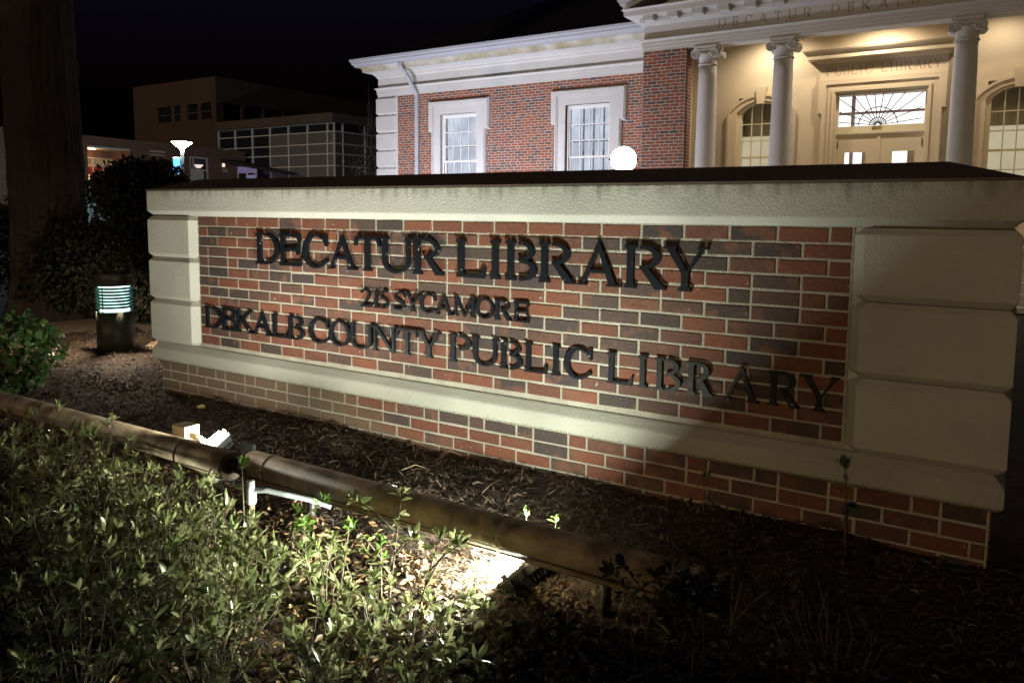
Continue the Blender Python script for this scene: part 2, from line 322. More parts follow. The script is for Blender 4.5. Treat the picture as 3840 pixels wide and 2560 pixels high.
def letter_mesh(ch, W, H, depth, **k):
    mb = MB()
    for i, poly in enumerate(glyph(ch, W / H, **k)): mb.prism([(x * H, y * H) for x, y in poly], 0, -(depth + i * .0007), 'y')
    return mb

# ---- materials used everywhere
M = dict(
    stucco_top=stucco_mat('stucco_streaked', (.52, .52, .475), ztop=1.05),
    stucco=stucco_mat('stucco', (.56, .555, .50)),
    stucco_base=stucco_mat('stucco_algae', (.46, .455, .395), zlow=-.17),
    mortar=mat('mortar', (.55, .525, .44), .9, bump=(120, 1., 6), vary=(9, (.32, .30, .245), .3)),
    brick=brick_mat('sign_brick', False, brown_wash=True), brick_i=brick_mat('sign_brick_joined', True, brown_wash=True),
    lib_brick=brick_mat('library_brick', False, -.3, 1.3, .3), lib_brick_i=brick_mat('library_brick_joined', True, -.3, 1.3, .3),
    lib_mortar=mat('pale_mortar', (.45, .41, .37), .9),
    coping=mat('dark_coping', (.10, .075, .058), .6, bump=(30, .2, 5), vary=(3, (.13, .10, .08), .2)),
    letter=letter_mat(),
    stone=mat('limestone', (.56, .55, .54), .8, bump=(25, .15, 6), vary=(1.6, (.48, .47, .46), .3)),
    stone_stain=mat('stained_limestone', (.56, .55, .52), .8, vary=(2.2, (.36, .31, .2), .14)),
    cream=mat('cream_plaster', (.56, .47, .34), .75, bump=(30, .1, 5), vary=(1.1, (.51, .43, .31), .3)),
    white=mat('white_paint', (.68, .68, .67), .5), cream_paint=mat('cream_paint', (.58, .52, .36), .5),
    gutter=mat('grey_gutter_paint', (.42, .43, .48), .45, vary=(2, (.38, .39, .44), .3)),
    roof=mat('dark_slate', (.012, .012, .014), .7),
    glass=glass_mat('window_glass'), dark=mat('dark_metal', (.03, .028, .026), .5),
    tube=mat('weathered_bronze', (.42, .335, .225), .48, 0, .4, bump=(60, .25, 6), vary=(9, (.17, .125, .08), .14)),
    bollard=mat('bollard_paint', (.045, .05, .035), .5, bump=(60, .1, 3)),
    mulch=mat('mulch_soil', (.028, .018, .012), .95, bump=(60, 1., 8), vary=(25, (.05, .03, .018), .2)),
    ground=mat('ground_earth', (.03, .024, .017), .95, bump=(12, .6, 6)),
    path=mat('concrete_path', (.46, .36, .26), .9, bump=(140, .5, 6), vary=(60, (.34, .27, .2), .25)),
    chip=leaf_mat('wood_chip', (.16, .115, .08), (.04, .022, .015), .8, 0),
    litter=leaf_mat('dry_leaf', (.42, .29, .15), (.16, .085, .04), .6, .15),
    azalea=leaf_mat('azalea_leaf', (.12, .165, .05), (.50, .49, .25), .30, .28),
    sprout=leaf_mat('fresh_leaf', (.09, .19, .03), (.19, .29, .06), .35, .3),
    ivy=leaf_mat('ivy_leaf', (.035, .10, .03), (.10, .15, .04), .3, .15),
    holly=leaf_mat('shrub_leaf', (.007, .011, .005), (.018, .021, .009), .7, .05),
    twig=mat('twig_bark', (.12, .09, .06), .85), bark=mat('tree_bark', (.036, .022, .016), .95, bump=(9, 1., 8), vary=(5, (.02, .013, .010), .2)),
    cap_brown=mat('bronze_end_cap', (.10, .075, .05), .6, vary=(20, (.06, .045, .03), .2)),
    soot=mat('soot_black_iron', (.002, .002, .002), .95, 0, 0),
    louvre=leaf_mat('frosted_louvre', (.26, .70, .67), (.32, .76, .73), .3, .15),
    pvc=mat('white_conduit', (.62, .66, .68), .4), tan=mat('tan_box_paint', (.34, .27, .15), .5), black=mat('black_plastic', (.012, .012, .012), .35),
)

# ------------------------------------------------------------------ ground
tag(MB().box(-160, 60, -60, 160, -.95, -.52).build('ground', M['ground']), kind='structure')
def gz(x, y):
    base = np.interp(y, [-5, -1.6, -.9, -.2, .6, 3], [-.50, -.47, -.44, -.40, -.385, -.40])
    return base + .012 * np.sin(2.1 * x + 1.3 * y) + .010 * np.sin(4.7 * x - 3.9 * y + 1) + .006 * np.sin(11 * x + 9 * y)
nx, ny = 220, 150
gx = np.linspace(-3.6, 7.2, nx); gy = np.linspace(-4.6, 1.6, ny); GX, GY = np.meshgrid(gx, gy)
GZ = gz(GX, GY) + RNG.normal(0, .004, GX.shape)
V = np.stack([GX, GY, GZ], -1).reshape(-1, 3); idx = np.arange(nx * ny).reshape(ny, nx)
F = np.stack([idx[:-1, :-1], idx[:-1, 1:], idx[1:, 1:], idx[1:, :-1]], -1).reshape(-1, 4)
tris_obj('planting_bed', V, F, M['mulch'], smooth=True, kind='structure')
# concrete path curving past the bollard
pp = [(-9.6, -.9), (-5.1, .97), (-5.37, 2.13), (-6.4, 4.0), (-7.4, 9.), (-5.0, 9.), (-2.6, 3.2), (-1.6, 1.2), (-2.35, .48), (-2.8, .26), (-5.5, -1.5)]
MB().prism(pp, -.50, -.392, 'z').build('path', M['path'], kind='structure')

# ------------------------------------------------------------------ the sign wall
SX0, SX1, FY, BY = -.51, 4.72, -.05, .45
PX1 = 4.16; H = .0677; BW = .2032
sign = empty('library_sign', (2.1, .2, -.42), 'long brick and stucco entrance sign wall with raised black lettering', 'sign')
def poly_inset(poly, d):
    cx = (min(p[0] for p in poly) + max(p[0] for p in poly)) / 2; cyy = (min(p[1] for p in poly) + max(p[1] for p in poly)) / 2
    return [(x + (d if x < cx else -d), y + (d if y < cyy else -d)) for x, y in poly]
def block(poly, zs):           # zs: list of (z, inset)
    return MB().rings([[(x, y, z) for x, y in poly_inset(poly, d)] for z, d in zs])
rect = [(SX0, FY), (SX1, FY), (SX1, BY), (SX0, BY)]
block(rect, [(.874, .036), (.908, 0), (1.05, 0)]).build('top_band', M['stucco_top'], sign, bevel=.006)
block(rect, [(-.17, .022), (-.15, 0), (-.075, 0), (-.028, .04)]).build('base_band', M['stucco_base'], sign, bevel=.008)
c = .042
for side, poly in (('L', [(SX0, FY), (-c, FY), (0, .0), (0, .4), (-c, BY), (SX0, BY)]), ('R', [(PX1 + c, FY), (SX1, FY), (SX1, BY), (PX1 + c, BY), (PX1, .4), (PX1, 0)])):
    MB().box(SX0 + .03 if side == 'L' else PX1 + .0006, -.0006 if side == 'L' else SX1 - .03, FY + .03 if False else .004, BY - .03, -.0275, .8735).build('pier_core', M['stucco'], sign)
    for z0, z1 in ((-.026, .280), (.282, .582), (.584, .872)):
        block(poly, [(z0, .024), (z0 + .026, 0), (z1 - .026, 0), (z1, .024)]).build('pier_block', M['stucco'], sign, bevel=.004)
# hipped dark coping
mid = (FY + BY) / 2; hp = .262; e = .004
v = [(SX0 - e, FY - e, 1.0505), (SX1 + e, FY - e, 1.0505), (SX1 + e, BY + e, 1.0505), (SX0 - e, BY + e, 1.0505)]
v2 = [(x, y, 1.058) for x, y, z in v] + [(SX0 + hp, mid, 1.134), (SX1 - hp, mid, 1.134)]
MB().add(v + v2, [(3, 2, 1, 0), (0, 1, 5, 4), (1, 2, 6, 5), (2, 3, 7, 6), (3, 0, 4, 7), (4, 5, 9, 8), (5, 6, 9), (6, 7, 8, 9), (7, 4, 8)]).build('coping', M['coping'], sign)
panel = MB().box(.0005, PX1 - .0005, -.0015, .394, -.027, .8735).build('brick_panel', M['mortar'], sign)
plinth = MB().box(SX0 + .046, SX1 - .042, -.0015, .41, -.60, -.171).build('brick_plinth', M['mortar'], sign)

def courses(x0, x1, z_top, rows, flemish=(), seed=1, start=0.0):
    rnd = random.Random(seed); out = []
    for r in range(rows):
        zc = z_top - (r + .5) * H; x = x0; segs = []
        if r in flemish:
            seq = [.3, .5] if r % 2 else [.5]; k = 0
            while x < x1 - 1e-6:
                L = seq[k] if k < len(seq) else (1 if (k - len(seq)) % 2 == 0 else .5); k += 1
                segs.append((x, min(x + L * BW, x1))); x += L * BW
        else:
            first = 1.0 if (r % 2 == 0) else .5
            if start: first = start if r % 2 == 0 else ((start + .5) % 1 or 1)
            L = first
            while x < x1 - 1e-6:
                segs.append((x, min(x + L * BW, x1))); x += L * BW; L = 1
        for a, b in segs:
            if b - a > .025: out.append(((a + b) / 2, zc, b - a))
    return out
JT = .0105
def brick_verts(L, h=H - JT, d=.012, ch=.0035):
    a, b = L / 2, h / 2
    r0 = [(-a, d, -b), (a, d, -b), (a, d, b), (-a, d, b)]; r1 = [(-a, ch, -b), (a, ch, -b), (a, ch, b), (-a, ch, b)]
    r2 = [(-a + ch, 0, -b + ch), (a - ch, 0, -b + ch), (a - ch, 0, b - ch), (-a + ch, 0, b - ch)]
    v = r0 + r1 + r2; f = []
    for k in (0, 4):
        for i in range(4): j = (i + 1) % 4; f.append((k + i, k + j, k + 4 + j, k + 4 + i))
    return v, f + [(8, 9, 10, 11)]
BM = {}
def brick_mesh(L, m, key):
    k = (key, round(L, 3))
    if k not in BM:
        v, f = brick_verts(L); me = bpy.data.meshes.new('brick'); me.from_pydata(v, [], f); me.materials.append(m); BM[k] = me
    return BM[k]
allb = [(panel, 0.0, b) for b in courses(.004, PX1 - .004, 13 * H - .006, 13, (4, 10), 1)] + [(plinth, 0.0, b) for b in courses(SX0 + .05, SX1 - .045, -.172, 4, (0,), 2)]
def vis(b):
    x, z, L = b[2]; d = (Vector((x, 0, z)) - CAMLOC); return L * abs(d.y) / d.length ** 3
allb.sort(key=vis, reverse=True)
rest = {panel: MB(), plinth: MB()}
for i, (par, yy, (x, z, L)) in enumerate(allb):
    rr = random.Random(i * 13 + 5); y = -.006 + rr.uniform(-.0012, .0012); Lb = L - JT
    if i < 298:
        o = link(brick_mesh(Lb, M['brick'], 's'), 'brick', None, par, (x, y, z)); o.rotation_euler = (rr.uniform(-.02, .02), rr.uniform(-.010, .010), rr.uniform(-.010, .010)); o.scale = (1 + rr.uniform(-.012, .008), 1, 1 + rr.uniform(-.05, .05)); o.location.z += rr.uniform(-.0015, .0015)
    else:
        v, f = brick_verts(Lb); rest[par].add([(a + x, b + y, c_ + z) for a, b, c_ in v], f)
for par, mb in rest.items():
    if mb.v: mb.build('far_bricks', M['brick_i'], par, kind='stuff')
# plinth end faces (bricks wrapping the right and left corner)
for sx, xx in ((1, SX1 - .042), (-1, SX0 + .046)):
    mb = MB()
    for r in range(3):
        for y0 in ((.012, .2, .215, .40) if r % 2 else (.012, .1, .115, .3)),:
            for a, b in ((y0[0], y0[1]), (y0[2], y0[3])): mb.box(min(xx, xx + sx * .006), max(xx, xx + sx * .006), a, b, -.172 - (r + 1) * H + JT, -.172 - r * H)
    mb.build('end_bricks', M['brick_i'], plinth, kind='stuff')

ROWS = [
 (.577, .199, 'D.618,.831 E.837,1.033 C1.045,1.254 A1.258,1.497 T1.478,1.673 U1.680,1.908 R1.919,2.130 L2.215,2.403 I2.412,2.512 B2.525,2.710 R2.723,2.925 A2.937,3.167 R3.182,3.388 Y3.372,3.578'),
 (.367, .1055, '21.518,1.604 11.615,1.664 51.668,1.738 S1.773,1.859 Y1.858,1.966 C1.961,2.072 A2.072,2.191 M2.196,2.338 O2.339,2.456 R2.459,2.565 E2.575,2.672'),
 (.118, .148, 'D.078,.249 E.254,.393 K.398,.569 A.561,.749 L.752,.894 B.897,1.041 C1.084,1.255 O1.263,1.437 U1.430,1.612 N1.614,1.788 T1.793,1.945 Y1.948,2.108 P2.171,2.310 U2.318,2.485 B2.496,2.633 L2.644,2.779 I2.788,2.862 C2.873,3.023 L3.104,3.239 I3.250,3.321 B3.346,3.472 R3.496,3.620 A3.661,3.824 R3.854,3.986 Y3.983,4.138')]
for z, h, txt in ROWS:
    for tok in txt.split():
        ch = tok[0]; a, b = map(float, tok[1:].split(','))
        mb = letter_mesh(ch, b - a, h, .019 if h > .12 else .015)
        link(mb.mesh('letter'), 'letter', M['letter'], sign, (a, -.0085, z))

# ------------------------------------------------------------------ lights in fixtures
def area(name, loc, d, size, sy, watts, col, spread=180):
    l = bpy.data.lights.new(name, 'AREA'); l.shape = 'RECTANGLE'; l.size = size; l.size_y = sy; l.energy = watts; l.color = col; l.spread = R(spread)
    o = bpy.data.objects.new(name, l); COL.objects.link(o); o.location = loc; o.rotation_euler = Vector(d).to_track_quat('-Z', 'Y').to_euler(); return o
def spot(name, loc, d, watts, col, ang=120, blend=.6, rad=.05):
    l = bpy.data.lights.new(name, 'SPOT'); l.energy = watts; l.color = col; l.spot_size = R(ang); l.spot_blend = blend; l.shadow_soft_size = rad
    o = bpy.data.objects.new(name, l); COL.objects.link(o); o.location = loc; o.rotation_euler = Vector(d).to_track_quat('-Z', 'Y').to_euler(); return o
def point(name, loc, watts, col, rad=.1):
    l = bpy.data.lights.new(name, 'POINT'); l.energy = watts; l.color = col; l.shadow_soft_size = rad
    o = bpy.data.objects.new(name, l); COL.objects.link(o); o.location = loc; return o
def own(o, parent):
    o.parent = parent; o.location = o.location - wloc(parent); return o

E_LED = emit_mat('led_glass', (1, .98, .9), 22)
def floodlight(name, loc, d, label, w=.2, h=.14, watts=40, col=(.93, 1, .86), roll=Vector((0, 1, 0)), extra=()):
    """flat LED floodlight: housing with cooling fins, white bezel, lit lens; d = aim"""
    n = Vector(d).normalized(); a = (roll - n * roll.dot(n)).normalized(); b = n.cross(a); c0 = Vector(loc)
    r = empty(name, loc, label, 'floodlight')
    MB().obox(c0 - n * .022, a, b, n, w / 2, h / 2, .018).build('housing', M['dark'], r, bevel=.004)
    mb = MB()
    for s_ in (-1, 1): mb.obox(c0 + a * (s_ * (w / 2 - .006)), a, b, n, .006, h / 2, .006)
    for s_ in (-1, 1): mb.obox(c0 + b * (s_ * (h / 2 - .006)), a, b, n, w / 2 - .012, .006, .006)
    mb.build('bezel', M['pvc'], r)
    for k in range(9): MB().obox(c0 - n * .055 + a * (-.4 * w + .1 * w * k), a, b, n, .0025, h * .42, .014).build('cooling_fin', M['dark'], r)
    MB().obox(c0 - n * .001, a, b, n, w / 2 - .013, h / 2 - .013, .002).build('lens', E_LED, r)
    br = MB()
    for s_ in (-1, 1): br.obox(c0 - n * .03 + a * (s_ * (w / 2 + .008)), a, b, n, .003, .012, .05)
    br.obox(c0 - n * .083, a, b, n, w / 2 + .011, .012, .003); br.build('bracket', M['dark'], r)
    if watts: own(area(name + '_lamp', c0 + n * .010, n, w * .82, h * .82, watts, col), r)
    for dd, ww in extra: own(area(name + '_lamp', c0 + n * .016, Vector(dd).normalized(), w * .6, h * .6, ww, col), r)   # added lamps with their own aim, brightening foliage, wall and mulch
    return r
fl2 = floodlight('floodlight', (3.22, -.945, -.392), (-.69, -.02, .72), 'bright floodlight lying in dry leaves under the long bronze tube', .25, .15, 58, (.94, 1, .84), extra=[((-.76, -.62, .17), 92)])
fl1 = floodlight('floodlight', (1.20, -.80, -.300), (.02, -.46, .88), 'small lit floodlight with tan box on the dark mulch behind the tube', .145, .085, 10, (1, .95, .80), extra=[((-.30, .42, .80), 27), ((-.1, .35, -.8), 5)])
bx = Vector((1.02, -.86, -.305))
MB().box(.97, 1.08, -.89, -.80, -.31, -.222).build('junction_box', M['tan'], fl1, bevel=.004)
MB().tube([(1.08, -.85, -.27), (1.13, -.83, -.29), (1.18, -.81, -.32)], .014).build('knuckle', M['tan'], fl1)
MB().box(1.24, 1.34, -.665, -.645, -.40, -.33).build('yoke', M['dark'], fl1)

# long bronze light-shield tubes on the bed
def shield(x0, x1, y, z, r, label, dz=0.0):
    o = empty('light_tube', ((x0 + x1) / 2, y, gz((x0 + x1) / 2, y)), label, 'light tube')
    n = 22; rs = []
    for x, zz in ((x0, z - dz), (x1, z)):
        ring = []
        for i in range(n + 1):
            a = R(-62 + (200 + 62 - 42) * i / n)                     # from lower front lip over the top to the back
            ring.append((x, y - r * math.cos(a + R(0)), zz + r * math.sin(a)))
        rs.append(ring)
    inner = [[(p[0], y + (p[1] - y) * .95, (z - dz if k == 0 else z) + (p[2] - (z - dz if k == 0 else z)) * .95) for p in rg] for k, rg in enumerate(rs)]
    MB().rings([rg + inn[::-1] for rg, inn in zip(rs, inner)], True, True).build('shell', M['tube'], o)
    # lip moulding along the lower front edge, with a dark seam above it
    for nm, a_, hh, off, mt in (('seam', -22, .0035, .0005, 'black'), ('lip', -50, .012, .004, 'tube')):
        ca, sa = math.cos(R(a_)), math.sin(R(a_)); mb = MB()
        mb.rings([[(x, y - (r + off) * ca + u * sa * hh - w_ * ca, zz + (r + off) * sa + u * ca * hh + w_ * sa) for u, w_ in ((-1, 0), (1, 0), (1, -.006), (-1, -.006))] for x, zz in ((x0 + .001, z - dz), (x1 - .001, z))])
        mb.build(nm, M[mt], o)
    for x, zz in ((x0, z - dz), (x1, z)):
        MB().lathe((x, y, zz), [(r * .98, -.012), (r * 1.02, -.006), (r * 1.02, .006), (r * .98, .012)], 28, 'x').build('end_cap', M['cap_brown'], o)
    for f_ in (.07, .36, .64, .93):                          # strap bands with a bolt at the front
        x = x0 + (x1 - x0) * f_; zc = z - dz * (1 - f_); rb = []
        for xx in (x - .009, x + .009): rb.append([(xx, y - (r + .0025) * math.cos(R(-58 + 212 * i / n)), zc + (r + .0025) * math.sin(R(-58 + 212 * i / n))) for i in range(n + 1)])
        MB().rings(rb, False, True, False).build('strap', M['tube'], o); MB().lathe((x, y - r * .93 - .004, zc + r * .2), [(.006, -.004), (.006, .004)], 8, 'y').build('bolt', M['dark'], o)
    for f_ in (.18, .82):
        x = x0 + (x1 - x0) * f_; MB().tube([(x, y, z - dz - r * .3), (x, y, -.55)], .018, 10).build('post', M['dark'], o)
    return o
t2 = shield(1.74, 3.985, -1.0, -.268, .069, 'right bronze light tube lying in front of the sign lettering')
t1 = shield(-3.4, 1.60, -1.0, -.300, .069, 'left bronze light tube running off the left edge', .02)
MB().tube([(1.60, -1.0, -.295), (1.66, -1.0, -.285), (1.745, -1.0, -.272)], [.03, .042, .03], 14).build('coupling', M['black'], t2)
MB().lathe((1.50, -1.03, -.385), [(.012, 0), (.026, .0), (.022, .03), (.006, .062)], 16).build('drain_cap', M['pvc'], t1)
# stub-up with junction fitting and flexible conduit
st = empty('conduit_stub', (2.0, -1.2, -.47), 'short upright conduit with white fitting and flexible hose among the azaleas', 'conduit')
MB().tube([(1.995, -1.205, -.52), (1.998, -1.205, -.32)], .014, 12).build('riser', M['tan'], st)
MB().lathe((1.998, -1.205, -.335), [(.018, 0), (.022, .006), (.022, .07), (.017, .078), (.017, .1), (.01, .104)], 14).build('fitting', M['pvc'], st)
pts = [(2.01, -1.20, -.275), (2.06, -1.18, -.27), (2.14, -1.14, -.285), (2.22, -1.08, -.31), (2.30, -1.02, -.345)]
hb = MB(); P = [Vector(p) for p in pts]; fine = []
for i in range(len(P) - 1):
    for k in range(10): fine.append(P[i].lerp(P[i + 1], k / 10))
hb.tube(fine, [.011 + (.0016 if i % 2 else 0) for i in range(len(fine))], 12).build('flexible_hose', M['pvc'], st)

# ------------------------------------------------------------------ bollard light
bo = empty('bollard_light', (-2.17, .65, -.40), 'round louvred bollard light glowing pale turquoise beside the path', 'bollard light')
bxp, byp = -2.17, .65; br_ = .16
MB().lathe((bxp, byp, -.45), [(br_, 0), (br_, .44)], 40).build('post', M['bollard'], bo)
MB().lathe((bxp, byp, .225), [(br_, 0), (br_, .10), (br_ * .97, .112), (br_ * .1, .116)], 40).build('cap', M['bollard'], bo)
for k in range(7):
    z = .030 + k * .0285
    MB().lathe((bxp, byp, z), [(br_ * .985, -.010), (br_ * .995, -.007), (br_ * .84, .013), (br_ * .82, .010), (br_ * .985, -.010)], 40).build('louvre', M['louvre'], bo)
MB().lathe((bxp, byp, -.005), [(.122, 0), (.122, .225)], 32).build('lamp_glass', emit_mat('bollard_lamp', (.66, 1, .95), 6), bo)
for a in (75, 165, 255, 345): own(spot('bollard_lamp', (bxp + .168 * math.cos(R(a)), byp + .168 * math.sin(R(a)), .005), (math.cos(R(a)), math.sin(R(a)), -.45), 46, (1, .80, .56), 130, .8, .03), bo)  # spots added outside the louvres to brighten path and mulch
for k in range(3):
    a = R(-70 + 120 * k); MB().tube([(bxp + br_ * .95 * math.cos(a), byp + br_ * .95 * math.sin(a), -.01), (bxp + br_ * .95 * math.cos(a), byp + br_ * .95 * math.sin(a), .235)], .005, 6).build('rod', M['dark'], bo)

# ------------------------------------------------------------------ the library
LB = empty('library_building', (-2.5, 14, -.5), 'floodlit red brick library with limestone trim and columned entrance', 'building')
WY, PY = 13.85, 12.0                       # wing / back wall plane, portico front plane
XC, XW, XE = -10.86, -1.88, 6.74           # wing corner, portico left, portico right
CX = 2.43                                  # portico centre line
ZG = -.5
def part(mb, name, m, parent=None, **k): return mb.build(name, M[m] if isinstance(m, str) else m, parent or LB, **k)
def subpart(mb, name, m, parent): return mb.build(name, M[m] if isinstance(m, str) else m, parent)
WINC = (-7.99, -4.08)
# wall slabs with window openings
wall = MB()
xs = [XC]
for wc in WINC: xs += [wc - .61, wc + .61]
xs.append(XW)
for i in range(0, len(xs), 2): wall.box(xs[i], xs[i + 1], WY - .0015, WY + .3, ZG, 4.2)
for wc in WINC:
    wall.box(wc - .61, wc + .61, WY - .0015, WY + .3, ZG, 1.05); wall.box(wc - .61, wc + .61, WY - .0015, WY + .3, 3.56, 4.2)
wall.box(XC, XC + .3, WY + .3, WY + 9, ZG, 4.2)
bw = part(wall, 'brick_wall', 'lib_mortar')
pil = part(MB().box(XW + .005, -.955 + .0015, PY - .0015, PY + .37, ZG, 4.24).box(XW + .005, XW + .3, PY + .37, WY, ZG, 4.24), 'brick_pier', 'lib_mortar')
LB_b = []
def in_win(x, z, L):
    for wc in WINC:
        hw = .91 if z < 3.13 else 1.02
        if z < 3.935 and x + L / 2 > wc - hw and x - L / 2 < wc + hw: return hw, wc
    return None
for x, z, L in courses(-10.165, XW, 4.178, 46, (5, 11, 17, 23, 29, 35, 41), 4):
    a, b = x - L / 2, x + L / 2; segs = [(a, b)]
    for wc in WINC:
        hw = .908 if z < 3.10 else 1.016
        if z < 3.94:
            ns = []
            for p, q_ in segs:
                if q_ <= wc - hw or p >= wc + hw: ns.append((p, q_)); continue
                if p < wc - hw: ns.append((p, wc - hw))
                if q_ > wc + hw: ns.append((wc + hw, q_))
            segs = ns
    for p, q_ in segs:
        if q_ - p > .03: LB_b.append((bw, (p + q_) / 2, WY, z, q_ - p, 0))
for x, z, L in courses(XW + .005, -.955, 4.238, 46, (5, 11, 17, 23, 29, 35, 41), 5): LB_b.append((pil, x, PY, z, L, 0))
for x, z, L in courses(PY + .004, PY + .372, 4.238, 46, (5, 11, 17, 23, 29, 35, 41), 6): LB_b.append((pil, -.955, x, z, L, 1))
def lvis(b):
    d = Vector((b[1], b[2], b[3])) - CAMLOC; hidden = b[3] < .923 + (1.134 - .923) / 3.51 * (b[2] + 3.31); return (hidden, b[5], -b[4] / d.length)
LB_b.sort(key=lvis)
rest = {}
for i, (par, x, y, z, L, turn) in enumerate(LB_b):
    rr = random.Random(i); oy = rr.uniform(-.0015, .0015); Lb = L - .0115
    if i < 298:
        o = link(brick_mesh(Lb, M['lib_brick'], 'l'), 'brick', None, par, (x + (.004 if turn else 0), y - (0 if turn else .004) + oy * (not turn), z))
        if turn: o.rotation_euler = (0, 0, R(90))
    else:
        v, f = brick_verts(Lb)
        if turn: vv = [(x + .004 - b, y + a, c_ + z) for a, b, c_ in v]
        else: vv = [(a + x, b + y - .004 + oy, c_ + z) for a, b, c_ in v]
        rest.setdefault(par, MB()).add(vv, f)
for par, mb in rest.items(): mb.build('far_bricks', M['lib_brick_i'], par, kind='stuff')
# quoins: raised limestone blocks with chamfered edges
zq = [4.165, 3.668, 3.163, 2.662, 2.162, 1.66, 1.16, .66, .16, -.34]
for z1, z0 in zip(zq[:-1], zq[1:]):
    a, b, y0, y1 = -10.93, -10.17, WY - .07, WY + .3; ch = .045
    rs = [[(a + d, y0 + d, z), (b - d, y0 + d, z), (b, y0 + .072, z), (b, y1, z), (a + d, y1, z)] for z, d in ((z0 + .004, ch), (z0 + .004 + ch, 0), (z1 - ch, 0), (z1, ch))]
    for r_, d in zip(rs, (ch, 0, 0, ch)): r_[1] = (b - .05, y0 + d, r_[1][2])
    part(MB().rings(rs), 'quoin', 'stone', bevel=.006)

def sweep(prof, path_of):                  # prof: (p,z) list ; path_of(p) -> list of (x,y)
    rs = [[(x, y, z) for x, y in path_of(p)] for p, z in prof]
    mb = MB(); n = len(rs[0])
    v = [q for r_ in rs for q in r_]; f = []
    for k in range(len(rs)):
        k2 = (k + 1) % len(rs)
        for i in range(n - 1): f.append((k * n + i, k * n + i + 1, k2 * n + i + 1, k2 * n + i))
    f.append(tuple(k * n for k in range(len(rs)))); f.append(tuple(k * n + n - 1 for k in range(len(rs) - 1, -1, -1)))
    return mb.add(v, f)
wpath = lambda p: [(XC - p, WY + 9), (XC - p, WY - p), (XW - .004, WY - p)]
part(sweep([(-.2, 4.18), (.03, 4.18), (.03, 4.245), (.045, 4.25), (.045, 4.315), (.06, 4.32), (.06, 4.375), (.10, 4.41), (.10, 4.43), (-.2, 4.43)], wpath), 'architrave', 'stone')
part(sweep([(-.2, 4.432), (.02, 4.432), (.02, 4.70), (.07, 4.74), (.07, 4.77), (.12, 4.80), (.135, 4.845), (.32, 4.862), (.32, 4.862), (-.2, 4.862)], wpath), 'frieze', 'stone')
part(sweep([(-.2, 4.864), (.335, 4.864), (.345, 4.94), (.36, 4.945), (.37, 4.985), (.41, 5.0), (-.2, 5.0)], wpath), 'cornice', 'stone_stain')
part(sweep([(.30, 5.003), (.50, 5.003), (.515, 5.045), (.545, 5.065), (.56, 5.075), (.565, 5.13), (.60, 5.15), (.605, 5.21), (.30, 5.21)], lambda p: [(XC - p, WY + 9), (XC - p, WY - p), (XW - .006, WY - p)]), 'gutter', 'gutter')
part(MB().add([(XC - .5, WY - .5, 5.17), (XW + 4, WY - .5, 5.17), (XW + 4, WY + 5, 7.9), (XC + 4.5, WY + 5, 7.9), (XC - .5, WY + 10, 5.17), (XW + 4, WY + 10, 5.17)], [(0, 1, 2, 3), (0, 3, 4), (3, 2, 5, 4), (0, 4, 5, 1), (1, 5, 2)]), 'roof', 'roof')
# frieze joints (thin recesses filled with pale mortar)
for x in (-10.4, -9.3, -8.1, -6.9, -5.6, -4.3, -3.1):
    part(MB().box(x, x + .008, WY - .0215, WY - .01, 4.44, 4.69), 'joint', 'lib_mortar')
# downspout
ds = MB()
def duct(mb, pts, hx=.055, hy=.04):
    rs = [[(x - hx, y - hy, z), (x + hx, y - hy, z), (x + hx, y + hy, z), (x - hx, y + hy, z)] for x, y, z in pts]; return mb.rings(rs)
part(duct(ds, [(-9.66, WY - .48, 5.0), (-9.66, WY - .47, 4.9), (-9.58, WY - .34, 4.70), (-9.41, WY - .10, 4.20), (-9.405, WY - .07, 4.12), (-9.405, WY - .07, ZG)]), 'downspout', 'gutter', bevel=.01)
part(duct(MB(), [(-2.05, WY - .5, 5.0), (-2.05, WY - .42, 4.8), (-2.05, WY - .2, 4.45), (-2.05, WY - .1, 4.2), (-2.05, WY - .1, ZG)]), 'downspout', 'gutter', bevel=.01)

E_room = emit_mat('lit_room', (.74, .81, .97), .95, (1.6, .6)); E_roomw = emit_mat('lit_lobby', (1, .96, .93), 1.6)
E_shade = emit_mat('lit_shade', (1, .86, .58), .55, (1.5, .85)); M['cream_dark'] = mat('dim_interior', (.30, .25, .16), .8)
PANE = {}
def pane_obj(w, h, loc, parent):
    k = (round(w, 3), round(h, 3))
    if k not in PANE:
        me = bpy.data.meshes.new('pane'); me.from_pydata([(-w / 2, 0, -h / 2), (w / 2, 0, -h / 2), (w / 2, 0, h / 2), (-w / 2, 0, h / 2)], [], [(0, 1, 2, 3)]); me.materials.append(M['glass']); PANE[k] = me
    return link(PANE[k], 'pane', None, parent, loc)
def grid(parent, x0, x1, z0, z1, nx_, nz_, y, m='white', t=.022, panes=True, d=.03):
    xs_ = [x0 + (x1 - x0) * i / nx_ for i in range(nx_ + 1)]; zs_ = [z0 + (z1 - z0) * i / nz_ for i in range(nz_ + 1)]
    for x in xs_[1:-1]: subpart(MB().box(x - t / 2, x + t / 2, y - d / 2, y + d / 2, z0, z1), 'muntin', m, parent)
    for z in zs_[1:-1]: subpart(MB().box(x0, x1, y - d / 2 - .002, y + d / 2 + .002, z - t / 2, z + t / 2), 'muntin', m, parent)
    if panes:
        for a, b in zip(xs_[:-1], xs_[1:]):
            for c_, e_ in zip(zs_[:-1], zs_[1:]): pane_obj(b - a - t, e_ - c_ - t, ((a + b) / 2, y, (c_ + e_) / 2), parent)
